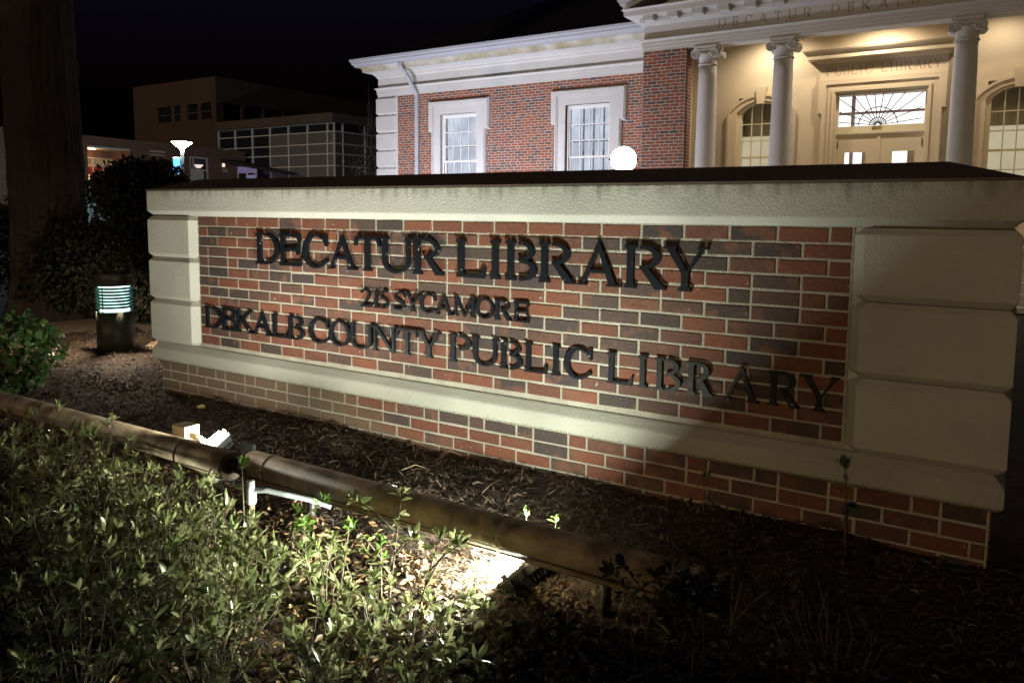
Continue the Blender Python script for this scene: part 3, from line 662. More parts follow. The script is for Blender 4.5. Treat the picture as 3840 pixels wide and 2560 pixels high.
for wi, wc in enumerate(WINC):
    w = bpy.data.objects.new('window', None); COL.objects.link(w); w.parent = LB; w.location = Vector((wc, WY, 1.05)) - wloc(LB); WL[w.name] = Vector((wc, WY, 1.05))
    # eared limestone surround, stepped
    def surround(o_, e_, i_, zt, ze, zi):   # outer half width with ears, jamb half width, opening half width
        return [(wc - e_, 1.0), (wc - e_, ze), (wc - o_, ze), (wc - o_, zt), (wc + o_, zt), (wc + o_, ze), (wc + e_, ze), (wc + e_, 1.0), (wc + i_, 1.0), (wc + i_, zi), (wc - i_, zi), (wc - i_, 1.0)]
    subpart(MB().prism(surround(1.015, .91, .61, 3.93, 3.115, 3.56), WY + .1, WY - .055, 'y'), 'surround', 'stone', w)
    subpart(MB().prism(surround(1.0, .895, .82, 3.915, 3.13, 3.74), WY - .0555, WY - .075, 'y'), 'raised_moulding', 'stone', w)
    subpart(MB().prism(surround(.98, .875, .85, 3.895, 3.15, 3.80), WY - .0755, WY - .095, 'y'), 'outer_moulding', 'stone', w)
    subpart(MB().box(wc - 1.03, wc + 1.03, WY - .14, WY + .1, .9, .998), 'sill', 'stone', w)
    fr = MB().box(wc - .609, wc - .565, WY + .06, WY + .17, 1.05, 3.555).box(wc + .565, wc + .609, WY + .06, WY + .17, 1.05, 3.555).box(wc - .565, wc + .565, WY + .06, WY + .17, 3.50, 3.555)
    subpart(fr, 'frame', 'white', w)
    for z0, z1, y in ((2.26, 3.50, WY + .10), (1.06, 2.30, WY + .145)):
        s_ = MB().box(wc - .564, wc - .525, y - .018, y + .018, z0, z1).box(wc + .525, wc + .564, y - .018, y + .018, z0, z1).box(wc - .525, wc + .525, y - .018, y + .018, z0, z0 + .045).box(wc - .525, wc + .525, y - .018, y + .018, z1 - .04, z1)
        subpart(s_, 'sash', 'white', w)
        grid(w, wc - .525, wc + .525, z0 + .045, z1 - .04, 4, 3, y)
    # inner storm sash seen through the glass at right, left bars paint muntin shadow lines, lit room behind
    M['storm_shadow'] = M.get('storm_shadow') or mat('storm_sash_shadow_bars', (.20, .20, .22), .6)
    grid(w, wc - .56, wc + .56, 1.06, 3.50, 4 if wi else 1, 6, WY + (.33 if wi else .20), 'storm_shadow', .035, False)
    subpart(MB().box(wc - 1.3, wc + 1.3, WY + .95, WY + .97, .9, 3.9), 'lit_room', E_room, w)
    rm = MB().box(wc - 1.3, wc - 1.28, WY + .3, WY + .95, .9, 3.9).box(wc + 1.28, wc + 1.3, WY + .3, WY + .95, .9, 3.9).box(wc - 1.3, wc + 1.3, WY + .3, WY + .95, 3.7, 3.72)
    subpart(rm, 'room_wall', 'white', w)

# ---- portico: back wall with openings, ceiling, floor
bk = MB()
OP = [(CX - .83, CX + .83, 3.38), (.10 - .50, .10 + .50, 3.42), (2 * CX - .10 - .50, 2 * CX - .10 + .50, 3.42)]
ops = sorted(OP); x = -1.58
for a, b, zt in ops:
    bk.box(x, a, WY, WY + .25, ZG, 4.72); bk.box(a, b, WY, WY + .25, zt, 4.72); x = b
bk.box(x, 6.45, WY, WY + .25, ZG, 4.72)
bk.box(ops[0][0], ops[0][1], WY, WY + .25, ZG, 1.0); bk.box(ops[2][0], ops[2][1], WY, WY + .25, ZG, 1.0)
part(bk, 'entrance_wall', 'cream')
part(MB().box(-1.579, -1.45, PY + .372, WY - .002, ZG, 4.72).box(6.32, 6.449, PY + .372, WY - .002, ZG, 4.72), 'side_wall', 'cream')
part(MB().box(-1.58, 6.45, PY + .36, WY + .2, 4.722, 4.78), 'ceiling', 'cream')
part(MB().box(XW - .2, XE + .2, PY - .25, WY, ZG, .38), 'floor_slab', 'stone')
for k in range(5): part(MB().box(XW + .4, XE - .4, PY - .25 - .32 * (k + 1), PY - .251 - .32 * k, ZG, .38 - .16 * (k + 1)), 'step', 'stone')
rp = MB().box(5.815, XE - .005, PY + .006, PY + .37, ZG, 4.24); part(rp, 'brick_pier', 'lib_brick_i')
ppath = lambda p: [(XW - p, WY + .0), (XW - p, PY - p), (XE + p, PY - p), (XE + p, WY)]
part(sweep([(-.36, 4.24), (0, 4.24), (0, 4.30), (.015, 4.305), (.015, 4.365), (.03, 4.37), (.03, 4.43), (.065, 4.46), (.065, 4.475), (-.36, 4.475)], ppath), 'architrave', 'stone')
part(sweep([(-.30, 4.477), (-.01, 4.477), (-.01, 4.755), (.03, 4.77), (.05, 4.80), (.07, 4.815), (.07, 4.905), (.31, 4.925), (-.30, 4.925)], ppath), 'frieze', 'stone')
part(sweep([(-.30, 4.927), (.315, 4.927), (.325, 5.02), (.345, 5.04), (.36, 5.06), (-.30, 5.06)], ppath), 'cornice', 'stone')
for k in range(18):
    x = -1.80 + k * .513
    if x < XE: part(MB().box(x, x + .22, PY - .27, PY - .072, 4.835, 4.918).box(x + .01, x + .21, PY - .26, PY - .075, 4.818, 4.834), 'modillion', 'stone')
# pediment
hw = (XE - XW) / 2 + .36; zr = 5.062; rise = 1.95
part(MB().prism([(CX - hw + .5, zr), (CX + hw - .5, zr), (CX, zr + rise - .25)], PY + .02, PY + .3, 'y'), 'tympanum', 'stone')
sl = Vector((hw, 0, rise)).normalized()
for sg in (-1, 1):
    nrm = Vector((-sl.z, 0, sl.x))
    mb = MB()
    for t0, t1, yf in ((0, .09, PY - .22), (.091, .17, PY - .34), (.171, .24, PY - .40)):
        pts = []
        for base in (0, 1):
            q0 = Vector((CX - hw, 0, zr)) + sl * (base * math.hypot(hw, rise))
            for t_ in (t0, t1): pts.append(q0 + nrm * t_)
        poly = [(p.x, p.z) for p in (pts[0], pts[2], pts[3], pts[1])]
        if sg == 1: poly = [(2 * CX - a, b) for a, b in poly]
        mb.prism(poly, yf, PY + 2.5, 'y')
    part(mb, 'raking_cornice', 'stone')

# ---- ionic columns
def column(cx, cy):
    c_ = bpy.data.objects.new('column', None); COL.objects.link(c_); c_.parent = LB; c_.location = Vector((cx, cy, .38)) - wloc(LB); WL[c_.name] = Vector((cx, cy, .38))
    pr = []
    for k in range(15):
        f = k / 14; pr.append((.207 - .030 * f ** 1.7, .62 + (3.86 - .62) * f))
    subpart(MB().lathe((cx, cy, 0), pr, 40), 'shaft', 'stone', c_)
    subpart(MB().lathe((cx, cy, 0), [(.27, .46), (.275, .50), (.25, .54), (.235, .56), (.245, .59), (.21, .622)], 40), 'base', 'stone', c_)
    subpart(MB().box(cx - .28, cx + .28, cy - .28, cy + .28, .381, .459), 'base_plinth', 'stone', c_)
    subpart(MB().lathe((cx, cy, 0), [(.178, 3.861), (.196, 3.868), (.198, 3.885), (.182, 3.895), (.178, 3.93), (.18, 4.0), (.205, 4.06), (.215, 4.10)], 40), 'necking', 'stone', c_)
    subpart(MB().box(cx - .235, cx + .235, cy - .215, cy + .215, 4.198, 4.238).box(cx - .215, cx + .215, cy - .195, cy + .195, 4.18, 4.1975), 'abacus', 'stone', c_)
    for sg in (-1, 1):
        vx, vz, vr = cx + sg * .205, 4.085, .094
        subpart(MB().lathe((vx, cy, vz), [(vr * .2, -.178), (vr * .9, -.180), (vr, -.195), (vr * .97, -.17), (vr * .72, -.06), (vr * .68, 0), (vr * .72, .06), (vr * .97, .17), (vr, .195), (vr * .9, .18), (vr * .2, .178)], 28, 'y'), 'bolster', 'stone', c_)
        for fy in (-1, 1):
            pts = []; rad = []
            for k in range(64):
                f = k / 63; a = R(90) - sg * f * 2.6 * 2 * math.pi * -1 if False else R(90) + sg * f * 2.2 * 2 * math.pi; r_ = vr * (1 - .86 * f)
                pts.append((vx + r_ * math.cos(a) * 1.0, cy + fy * .190, vz + r_ * math.sin(a))); rad.append(.013 * (1 - .5 * f) + .002)
            subpart(MB().tube(pts, rad, 6), 'volute', 'stone', c_)
    for fy in (-1, 1):                      # dished band joining the volutes, egg moulding under it
        pts = [(cx + .205 * (k / 6 - 1), cy + fy * .199, 4.179 - .020 * math.sin(math.pi * k / 12)) for k in range(13)]
        subpart(MB().tube(pts, .010, 6), 'volute_band', 'stone', c_)
        for k in range(5): subpart(MB().lathe((cx - .09 + .045 * k, cy + fy * .188, 4.095), [(.003, -.03), (.017, -.012), (.02, .01), (.012, .03)], 8), 'egg_moulding', 'stone', c_)
    subpart(MB().box(cx - .2, cx + .2, cy - .185, cy + .185, 4.105, 4.179), 'cushion', 'stone', c_)
for cx in (-.56, .92, 2 * CX - .92, 2 * CX + .56): column(cx, 12.19)

# ---- arched windows
def arched(xc):
    w = bpy.data.objects.new('arched_window', None); COL.objects.link(w); w.parent = LB; w.location = Vector((xc, WY, 1.0)) - wloc(LB); WL[w.name] = Vector((xc, WY, 1.0))
    sp = 3.10; 
    def arc(hw_, rise_, n=18):
        r_ = (hw_ * hw_ + rise_ * rise_) / (2 * rise_); zc = sp + rise_ - r_; a = math.asin(hw_ / r_)
        return [(xc + r_ * math.sin(-a + 2 * a * i / n), zc + r_ * math.cos(-a + 2 * a * i / n)) for i in range(n + 1)]
    def band(ho, ro, hi, ri): return [(xc - ho, 1.0)] + arc(ho, ro) + [(xc + ho, 1.0), (xc + hi, 1.0)] + arc(hi, ri)[::-1] + [(xc - hi, 1.0)]
    subpart(MB().prism(band(.72, .37, .52, .24), WY + .02, WY - .045, 'y'), 'surround', 'cream', w)
    subpart(MB().prism(band(.73, .38, .67, .335), WY - .0455, WY - .075, 'y'), 'outer_moulding', 'cream', w)
    subpart(MB().prism([(xc - .075, sp + .17), (xc + .075, sp + .17), (xc + .12, sp + .52), (xc - .12, sp + .52)], WY - .001, WY - .115, 'y'), 'keystone', 'cream', w)
    subpart(MB().prism(band(.519, .239, .43, .20), WY + .03, WY + .16, 'y'), 'frame', 'cream_paint', w)
    hw_ = .43
    for x in (-.5, 0, .5):
        pass
    for k in (1, 2, 3):
        x = xc - hw_ + 2 * hw_ * k / 4; zt = sp + .20 - .20 * ((x - xc) / hw_) ** 2
        subpart(MB().box(x - .011, x + .011, WY + .06, WY + .09, 1.05, zt), 'muntin', 'cream_paint', w)
    for z, t in ((2.86, .02), (2.50, .02), (2.14, .045), (1.78, .02), (1.42, .02)):
        subpart(MB().box(xc - hw_, xc + hw_, WY + .056, WY + .094, z - t / 2, z + t / 2), 'muntin', 'cream_paint', w)
    zz = [1.05, 1.42, 1.78, 2.14, 2.50, 2.86, 3.10]
    for i in range(4):
        for a, b in zip(zz[:-1], zz[1:]): pane_obj(hw_ / 2 - .02, b - a - .02, (xc - hw_ + hw_ / 4 + hw_ / 2 * i, WY + .075, (a + b) / 2), w)
    a_ = [(x, z) for x, z in arc(hw_, .2)]
    me = MB().add([(x, WY + .075, z) for x, z in a_], [tuple(range(len(a_)))]); subpart(me, 'pane', 'glass', w)
    subpart(MB().box(xc - .6, xc + .6, WY + .33, WY + .34, .9, 2.62), 'window_shade', E_shade, w)
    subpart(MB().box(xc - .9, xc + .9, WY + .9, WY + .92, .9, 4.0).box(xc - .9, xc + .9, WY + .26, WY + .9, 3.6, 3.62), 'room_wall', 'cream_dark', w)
arched(.10); arched(2 * CX - .10)

# ---- entrance door, transom with fan tracery, inscription and hood
DR = bpy.data.objects.new('entrance', None); COL.objects.link(DR); DR.parent = LB; DR.location = Vector((CX, WY, .38)) - wloc(LB); WL[DR.name] = Vector((CX, WY, .38))
def eared(o_, e_, i_, zt, ze, zi, zb=.381): return [(CX - e_, zb), (CX - e_, ze), (CX - o_, ze), (CX - o_, zt), (CX + o_, zt), (CX + o_, ze), (CX + e_, ze), (CX + e_, zb), (CX + i_, zb), (CX + i_, zi), (CX - i_, zi), (CX - i_, zb)]
subpart(MB().prism(eared(1.17, 1.10, .83, 3.64, 2.98, 3.39), WY + .1, WY - .05, 'y'), 'casing', 'cream', DR)
subpart(MB().prism(eared(1.16, 1.09, 1.02, 3.63, 2.99, 3.56), WY - .0505, WY - .08, 'y'), 'outer_moulding', 'cream', DR)
subpart(MB().prism([(CX - .90, .381), (CX - .90, 3.46), (CX + .90, 3.46), (CX + .90, .381), (CX + .85, .381), (CX + .85, 3.41), (CX - .85, 3.41), (CX - .85, .381)], WY - .0505, WY - .075, 'y'), 'inner_moulding', 'cream', DR)
subpart(MB().box(CX - 1.16, CX + 1.16, WY - .045, WY - .001, 3.645, 3.985), 'inscription_panel', 'cream', DR)
hd = MB()
prof = [(.0, 3.987), (.06, 3.987), (.09, 4.02), (.10, 4.05), (.24, 4.06), (.25, 4.14), (.27, 4.15), (.31, 4.20), (.33, 4.235), (0, 4.31)]
subpart(sweep(prof, lambda p: [(CX - 1.14 - p, WY - .001), (CX - 1.14 - p, WY - p - .001), (CX + 1.14 + p, WY - p - .001), (CX + 1.14 + p, WY - .001)]), 'hood', 'cream', DR)
Y1 = WY + .10
subpart(MB().box(CX - .829, CX - .79, Y1, Y1 + .08, .382, 3.38).box(CX + .79, CX + .829, Y1, Y1 + .08, .382, 3.38).box(CX - .79, CX + .79, Y1, Y1 + .08, 3.345, 3.38).box(CX - .79, CX + .79, Y1, Y1 + .08, 2.60, 2.715).box(CX - .79, CX + .79, Y1 - .03, Y1 + .06, 2.56, 2.60), 'frame', 'cream_paint', DR)
subpart(MB().add([(CX - .79, Y1 + .05, 2.715), (CX + .79, Y1 + .05, 2.715), (CX + .79, Y1 + .05, 3.345), (CX - .79, Y1 + .05, 3.345)], [(0, 1, 2, 3)]), 'transom_pane', 'glass', DR)
fc = Vector((CX - .04, Y1 + .03, 2.722))
for k in range(12):
    a = R(7 + 166 * k / 11); dx, dz = math.cos(a), math.sin(a); L = min((.79 - .0) / abs(dx) if abs(dx) > .01 else 9, .622 / max(dz, .01))
    if dx > 0: L = min(L, .82 / dx)
    else: L = min(L, .74 / -dx)
    subpart(MB().tube([fc + Vector((dx * .04, 0, dz * .04)), fc + Vector((dx * L, 0, dz * L))], .009, 5), 'fan_spoke', 'dark', DR)
for r_ in (.05, .155, .36):
    subpart(MB().tube([fc + Vector((r_ * math.cos(R(2 + 176 * k / 24)), 0, r_ * math.sin(R(2 + 176 * k / 24)))) for k in range(25)], .010 if r_ > .1 else .016, 5), 'fan_arc', 'dark', DR)
pl_ = subpart(MB().box(CX - .14, CX + .05, Y1 - .006, Y1 - .001, 2.64, 2.70), 'number_plate', M['tan'], DR)
for ch, x in (('2', -.13), ('1', -.073), ('5', -.027)):
    link(letter_mesh(ch, .05 if ch != '1' else .035, .05, .003).mesh('numeral'), 'numeral', M['dark'], DR, (CX + x, Y1 - .0062, 2.645))
for sg in (-1, 1):
    x0, x1 = (CX - .787, CX - .006) if sg < 0 else (CX + .006, CX + .787); px0, px1 = (CX - .635, CX - .235) if sg < 0 else (CX + .255, CX + .655)
    d_ = MB().box(x0, px0, Y1 + .01, Y1 + .05, .39, 2.555).box(px1, x1, Y1 + .01, Y1 + .05, .39, 2.555).box(px0, px1, Y1 + .01, Y1 + .05, 2.19, 2.555).box(px0, px1, Y1 + .01, Y1 + .05, .39, 1.3)
    subpart(d_, 'door_leaf', 'cream', DR)
    subpart(MB().add([(px0, Y1 + .03, 1.3), (px1, Y1 + .03, 1.3), (px1, Y1 + .03, 2.19), (px0, Y1 + .03, 2.19)], [(0, 1, 2, 3)]), 'pane', 'glass', DR)
    subpart(MB().box(x0 if sg < 0 else x1 - .018, x0 + .018 if sg < 0 else x1, Y1 - .012, Y1 + .009, 2.27, 2.42), 'hinge', 'dark', DR)
subpart(MB().box(CX - .03, CX + .03, Y1 - .004, Y1 + .009, .39, 2.555), 'astragal', 'cream', DR)
# lit lobby behind
subpart(MB().box(CX - 1.4, CX + 1.4, WY + 2.0, WY + 2.02, .38, 4.4), 'lit_lobby', E_roomw, DR)
M['pinkbeam'] = mat('lobby_beam', (.62, .48, .50), .7)
for z in (3.12, 3.52): subpart(MB().box(CX - 1.4, CX + 1.4, WY + 1.5, WY + 1.6, z, z + .05), 'lobby_beam', 'pinkbeam', DR)
subpart(MB().box(CX - .75, CX - .68, WY + 1.4, WY + 1.49, .4, 4.2), 'lobby_post', 'pinkbeam', DR)
subpart(MB().box(CX - .42, CX - .30, WY + .9, WY + 1.0, .4, 2.4).box(CX + .45, CX + .62, WY + .9, WY + 1.0, .4, 2.4), 'lobby_post', M['cream_paint'], DR)
subpart(MB().box(CX - 1.4, CX + 1.4, WY + .3, WY + 2.0, 4.0, 4.02), 'lobby_ceiling', 'white', DR)
subpart(MB().box(CX - 1.4, CX + 1.4, WY + .3, WY + 2.0, .36, .38), 'lobby_floor', 'white', DR)
# carved inscriptions: raised letters with groove shade put into their dark colour
M['carve'] = mat('carving_groove_shade', (.24, .21, .185), .9)
def carve(txt, x0, x1, z, h, y, parent, m):
    wd = {'I': .36, '-': .5, ' ': .55, 'L': .62, 'E': .62, 'P': .68, 'B': .7, 'R': .8, 'T': .75, 'Y': .8, 'C': .8, 'D': .85, 'U': .8, 'A': .9, 'K': .85}
    gap = .62; tot = sum(wd[c_] + gap for c_ in txt) - gap; k = (x1 - x0) / (tot * h); x = x0
    for c_ in txt:
        w_ = wd[c_] * h
        if c_ != ' ': link(letter_mesh(c_, w_, h, .0015, t=.10, h=.05, o=.04, s=.035).mesh('carved_letter'), 'carved_letter', m, parent, (x, y, z))
        x += (w_ + gap * h) * k
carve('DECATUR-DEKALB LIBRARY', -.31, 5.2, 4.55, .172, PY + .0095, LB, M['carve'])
M['carve2'] = mat('carving_groove_shade_cream', (.27, .2, .12), .9)  # door lettering, groove shade in its colour as well
carve('PUBLIC LIBRARY', CX - 1.02, CX + 1.0, 3.74, .17, WY - .0455, DR, M['carve2'])

# ---- portico ceiling downlights and the wing's ground floodlights
for i, x in enumerate((.42, CX + .02, 2 * CX - .42)):
    d_ = part(MB().lathe((x, 13.15, 4.70), [(.085, .0), (.085, .02), (.07, .021)], 24), 'ceiling_downlight', emit_mat('downlight_%d' % i, (1, .78, .42), 6))
    own(spot('ceiling_downlight_lamp', (x, 13.15, 4.69), (0, .12, -1), (225, 285, 95)[i], (1, .84, .63), 160, .7, .06), d_)
wf = []
for x, w_, lab in ((-8.6, 350, 'ground floodlight aimed up at the left library window'), (-5.0, 310, 'ground floodlight between the two library windows')):
    wf.append(floodlight('ground_floodlight', (x, 9.4, -.33), (.0, .74, .67), lab, .34, .26, w_, (.87, .88, 1.0), Vector((1, 0, 0))))

# ---- globe lamp on its post
gl = empty('globe_lamp', (-.40, 7.86, -.5), 'white glowing globe lamp in front of the right library window', 'lamp')
MB().lathe((-.40, 7.86, 1.742), [(.2 * math.sin(R(a)), -.2 * math.cos(R(a))) for a in range(4, 177, 8)], 32).build('globe', emit_mat('globe_glow', (1, .84, .64), 40), gl)
MB().tube([(-.40 + .215 * math.cos(R(a)), 7.86 + .215 * math.sin(R(a)), 1.742) for a in range(0, 361, 10)], .014, 6).build('ring', M['soot'], gl)
for a in (238, 58, 148, 328):
    MB().tube([(-.40 + .213 * math.cos(R(e_)) * math.cos(R(a)), 7.86 + .213 * math.cos(R(e_)) * math.sin(R(a)), 1.742 + .213 * math.sin(R(e_))) for e_ in range(0, -91, -10)], .009, 6).build('cage_rib', M['soot'], gl)
MB().lathe((-.40, 7.86, -.5), [(.12, 0), (.12, .1), (.06, .14), (.05, 2.0), (.09, 2.04)], 20).build('post', M['dark'], gl)

# ------------------------------------------------------------------ buildings to the left
def tex_brick(name, c1, c2, mortar, sx=1):
    m = bpy.data.materials.new(name); m.use_nodes = True; t = m.node_tree; b = t.nodes['Principled BSDF']; L = t.links.new
    g = N(m, 'ShaderNodeNewGeometry'); sep = N(m, 'ShaderNodeSeparateXYZ'); L(g.outputs['Position'], sep.inputs[0])
    ad = N(m, 'ShaderNodeMath', operation='ADD'); L(sep.outputs['X'], ad.inputs[0]); L(sep.outputs['Y'], ad.inputs[1])
    cb = N(m, 'ShaderNodeCombineXYZ'); L(ad.outputs[0], cb.inputs[0]); L(sep.outputs['Z'], cb.inputs[1])
    br = N(m, 'ShaderNodeTexBrick'); L(cb.outputs[0], br.inputs['Vector']); br.inputs['Scale'].default_value = 1; br.inputs['Brick Width'].default_value = .2; br.inputs['Row Height'].default_value = .075; br.inputs['Mortar Size'].default_value = .008
    for k, c_ in (('Color1', c1), ('Color2', c2), ('Mortar', mortar)): br.inputs[k].default_value = (*c_, 1)
    L(br.outputs['Color'], b.inputs['Base Color']); b.inputs['Roughness'].default_value = .85
    return m
M['far_brick'] = tex_brick('far_brick', (.22, .085, .05), (.15, .06, .045), (.30, .22, .17))
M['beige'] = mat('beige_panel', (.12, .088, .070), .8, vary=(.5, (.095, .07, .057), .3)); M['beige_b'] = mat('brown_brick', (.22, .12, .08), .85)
M['win_dark'] = mat('dark_glazing', (.02, .022, .03), .08, 0, .6); M['frame_lt'] = mat('pale_frame', (.62, .52, .48), .5)
M['red'] = mat('red_door', (.38, .05, .035), .5); M['spandrel'] = mat('curtain_panel', (.16, .15, .145), .25, 0, .6)
M['alu'] = mat('aluminium_mullion', (.8, .76, .72), .5); M['greywall'] = mat('painted_retaining_wall', (.20, .24, .27), .8)
M['blue'] = mat('blue_banner', (.02, .16, .50), .6); M['canopy'] = mat('dark_canopy', (.02, .02, .024), .6)
class Fr:                                   # a frame s (along wall), n (outwards), z
    def __init__(s, o, t): s.o = Vector(o); s.t = Vector(t).normalized(); s.n = Vector((s.t.y, -s.t.x, 0))
    def P(s, a, n, z): p = s.o + s.t * a + s.n * n; return Vector((p.x, p.y, z))
    def box(s, mb, a0, a1, n0, n1, z0, z1):
        v = [s.P(a, n, z) for z in (z0, z1) for n in (n0, n1) for a in (a0, a1)]
        return mb.add(v, [(0, 2, 3, 1), (4, 5, 7, 6), (0, 1, 5, 4), (2, 6, 7, 3), (0, 4, 6, 2), (1, 3, 7, 5)])
    def bx(s, *a): return s.box(MB(), *a)
fr = Fr((-29.12, 15.06, 0), (-.15, .989, 0))
BB = empty('brick_building', (-29.5, 18, .6), 'low brick building with a lit recessed doorway and red doors', 'building')
tag(MB().box(-60, -27.0, 0, 60, -.52, .62).build('terrace', M['ground']), kind='structure')
def bp(mb, name, m, parent=BB): return mb.build(name, M[m] if isinstance(m, str) else m, parent)
w = MB(); fr.box(w, -9, .34, -1.2, 0, .5, 3.98); fr.box(w, .34, 2.5, -1.6, -1.2, .5, 3.98); fr.box(w, .34, 2.5, -1.2, 0, 3.63, 3.98); fr.box(w, 2.5, 6.0, -1.2, 0, .5, 3.98); fr.box(w, 6.0, 7.2, -1.2, 0, 3.56, 3.98)
fr.box(w, 7.2, 9.9, -1.2, 0, .5, 3.98); fr.box(w, 6.0, 7.2, -1.2, -.3, .5, 3.56)
bp(w, 'wall', 'far_brick')
bp(fr.bx(-9, 9.9, -1.3, .04, 3.982, 4.06), 'parapet_cap', 'beige_b'); bp(fr.bx(.345, 2.495, -1.19, .015, 3.56, 3.628), 'soffit', 'white')
# lit recessed entrance
ent = bp(fr.bx(.36, 2.48, -1.19, -1.12, 2.80, 2.90), 'door_frame', 'frame_lt')
for a in (.36, .88, 1.42, 1.95, 2.42): bp(fr.bx(a, a + .06, -1.19, -1.10, .62, 3.2), 'door_frame', 'frame_lt')
bp(fr.bx(.36, 2.48, -1.19, -1.10, 3.16, 3.22), 'door_frame', 'frame_lt')
for a in (.42, .94, 1.48, 2.01):
    bp(fr.bx(a + .02, a + .44, -1.185, -1.17, 2.92, 3.15), 'transom_pane', emit_mat('transom_lit', (.8, .55, .25), .25))
    bp(fr.bx(a, a + .45, -1.18, -1.13, 2.45, 2.79), 'door_leaf', 'red'); bp(fr.bx(a, a + .09, -1.18, -1.13, .65, 2.44), 'door_leaf', 'red'); bp(fr.bx(a + .36, a + .45, -1.18, -1.13, .65, 2.44), 'door_leaf', 'red')
    bp(fr.bx(a + .10, a + .35, -1.17, -1.15, .65, 2.44), 'door_pane', emit_mat('door_lit', (1, .75, .40), .9))
lt = bp(MB().lathe(fr.P(1.0, -.55, 3.52), [(.12, 0), (.16, .03), (.16, .038)], 16), 'soffit_light', emit_mat('soffit_glow', (1, .8, .6), 5))
own(point('soffit_lamp', fr.P(1.0, -.6, 3.40), 14, (1, .58, .22), .1), lt)
# glazed door bay with pale frame
for a0, a1, z0, z1 in ((6.0, 6.07, .6, 3.55), (7.13, 7.2, .6, 3.55), (6.07, 7.13, 3.48, 3.55), (6.07, 7.13, 2.86, 2.94), (6.22, 6.27, 2.94, 3.48)): bp(fr.bx(a0, a1, -.10, .02, z0, z1), 'window_frame', 'frame_lt')
bp(fr.bx(6.07, 7.13, -.08, -.06, .6, 3.48), 'window_pane', 'win_dark')
bp(fr.bx(6.07, 6.9, -.05, .0, .6, 2.855), 'door_panel', 'frame_lt')
bp(MB().lathe(fr.P(6.58, -.02, 3.0), [(.1, 0), (.16, .06), (.24, .14), (.25, .16), (.05, .17)], 18), 'pane_bowl', emit_mat('bowl_glow', (1, .8, .68), .9))  # pale emissive bowl set at the window pane
bp(fr.bx(3.62, 4.47, .001, .03, 3.60, 3.68), 'vent', 'frame_lt'); bp(fr.bx(3.62, 4.47, .001, .03, 3.44, 3.50), 'vent', 'frame_lt')
sc_ = bp(fr.bx(8.2, 8.28, .001, .1, 3.15, 3.33), 'wall_sconce', emit_mat('sconce', (1, .8, .6), 1.2)); bp(fr.bx(8.22, 8.48, .001, .08, 2.88, 3.02), 'meter_box', 'frame_lt')
# retaining wall in front
rw = Fr((-25.5, 12.2, 0), (-.15, .989, 0))
rw.bx(-.9, 3.6, -.3, 0, -.52, 1.62).build('retaining_wall', M['greywall'], label='plain blue grey retaining wall between tree trunk and round shrub', category='wall')

# glass curtain-wall block
GB = empty('glass_building', (-28, 26, .6), 'dark glass block with pale mullion grid beside the library', 'building')
def gp(mb, name, m): return mb.build(name, M[m] if isinstance(m, str) else m, GB)
gx0, gx1, gy = -33.0, -23.98, 25.0
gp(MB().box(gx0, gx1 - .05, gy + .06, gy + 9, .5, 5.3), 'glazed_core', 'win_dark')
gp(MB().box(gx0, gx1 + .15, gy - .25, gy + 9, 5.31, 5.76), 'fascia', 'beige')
mz = [.6, 1.2, 1.85, 2.5, 3.16, 3.76, 4.27, 4.87, 5.28]; mx_ = [-23.98 - .47 - 1.43 * k for k in range(7)] + [-23.98]
for z in mz: gp(MB().box(gx0, gx1, gy - .03, gy + .05, z - .022, z + .022), 'mullion', 'alu')
for x in mx_: gp(MB().box(x - .022, x + .022, gy - .035, gy + .055, .5, 5.3), 'mullion', 'alu')
sx_ = sorted(mx_ + [gx0])
for a, b in zip(sx_[:-1], sx_[1:]):
    for c_, e_ in zip(mz[:-1], mz[1:]):
        if e_ < 4.9 and b > -27.5: gp(MB().box(a + .03, b - .03, gy + .0, gy + .02, c_ + .03, e_ - .03), 'glass_panel', 'spandrel')
for z in mz[:-1]: gp(MB().box(gx1 - .04, gx1 + .04, gy + .06, gy + 9, z - .03, z + .03), 'mullion', 'frame_lt')
for y in (25.6, 27.2, 28.8, 30.4): gp(MB().box(gx1 - .045, gx1 + .045, y - .03, y + .03, .5, 5.3), 'mullion', 'frame_lt')
gp(MB().box(gx1 - .03, gx1, gy + .07, gy + 8.9, .5, 4.86), 'side_panel', 'beige')
# entrance canopy between brick and glass
CA = empty('entrance_canopy', (-29.6, 24.2, .6), 'dark sloping entrance canopy over glazed doors between the brick and glass buildings', 'canopy')
cf = Fr((-30.45, 24.0, 0), (1, .08, 0))
MB().add([cf.P(0, 0.9, 3.35), cf.P(4.2, 0.9, 2.75), cf.P(4.2, -.3, 2.75), cf.P(0, -.3, 3.35), cf.P(0, 0.9, 3.55), cf.P(4.2, 0.9, 2.82), cf.P(4.2, -.3, 2.82), cf.P(0, -.3, 3.55)], [(0, 1, 2, 3), (4, 7, 6, 5), (0, 4, 5, 1), (1, 5, 6, 2), (2, 6, 7, 3), (3, 7, 4, 0)]).build('canopy_roof', M['canopy'], CA)
for a in (.1, .75, 1.4): cf.bx(a, a + .06, -.2, -.1, .6, 2.9).build('door_post', M['alu'], CA)
cf.bx(.16, .75, -.16, -.14, .6, 2.85).build('door_pane', M['win_dark'], CA); cf.bx(.81, 1.4, -.16, -.14, .6, 2.75).build('door_pane', emit_mat('door_violet', (.30, .30, .62), .42), CA)
cf.bx(.1, 1.46, -.2, -.12, 2.86, 3.2).build('door_head', emit_mat('door_head_lit', (.42, .34, .62), .28), CA)

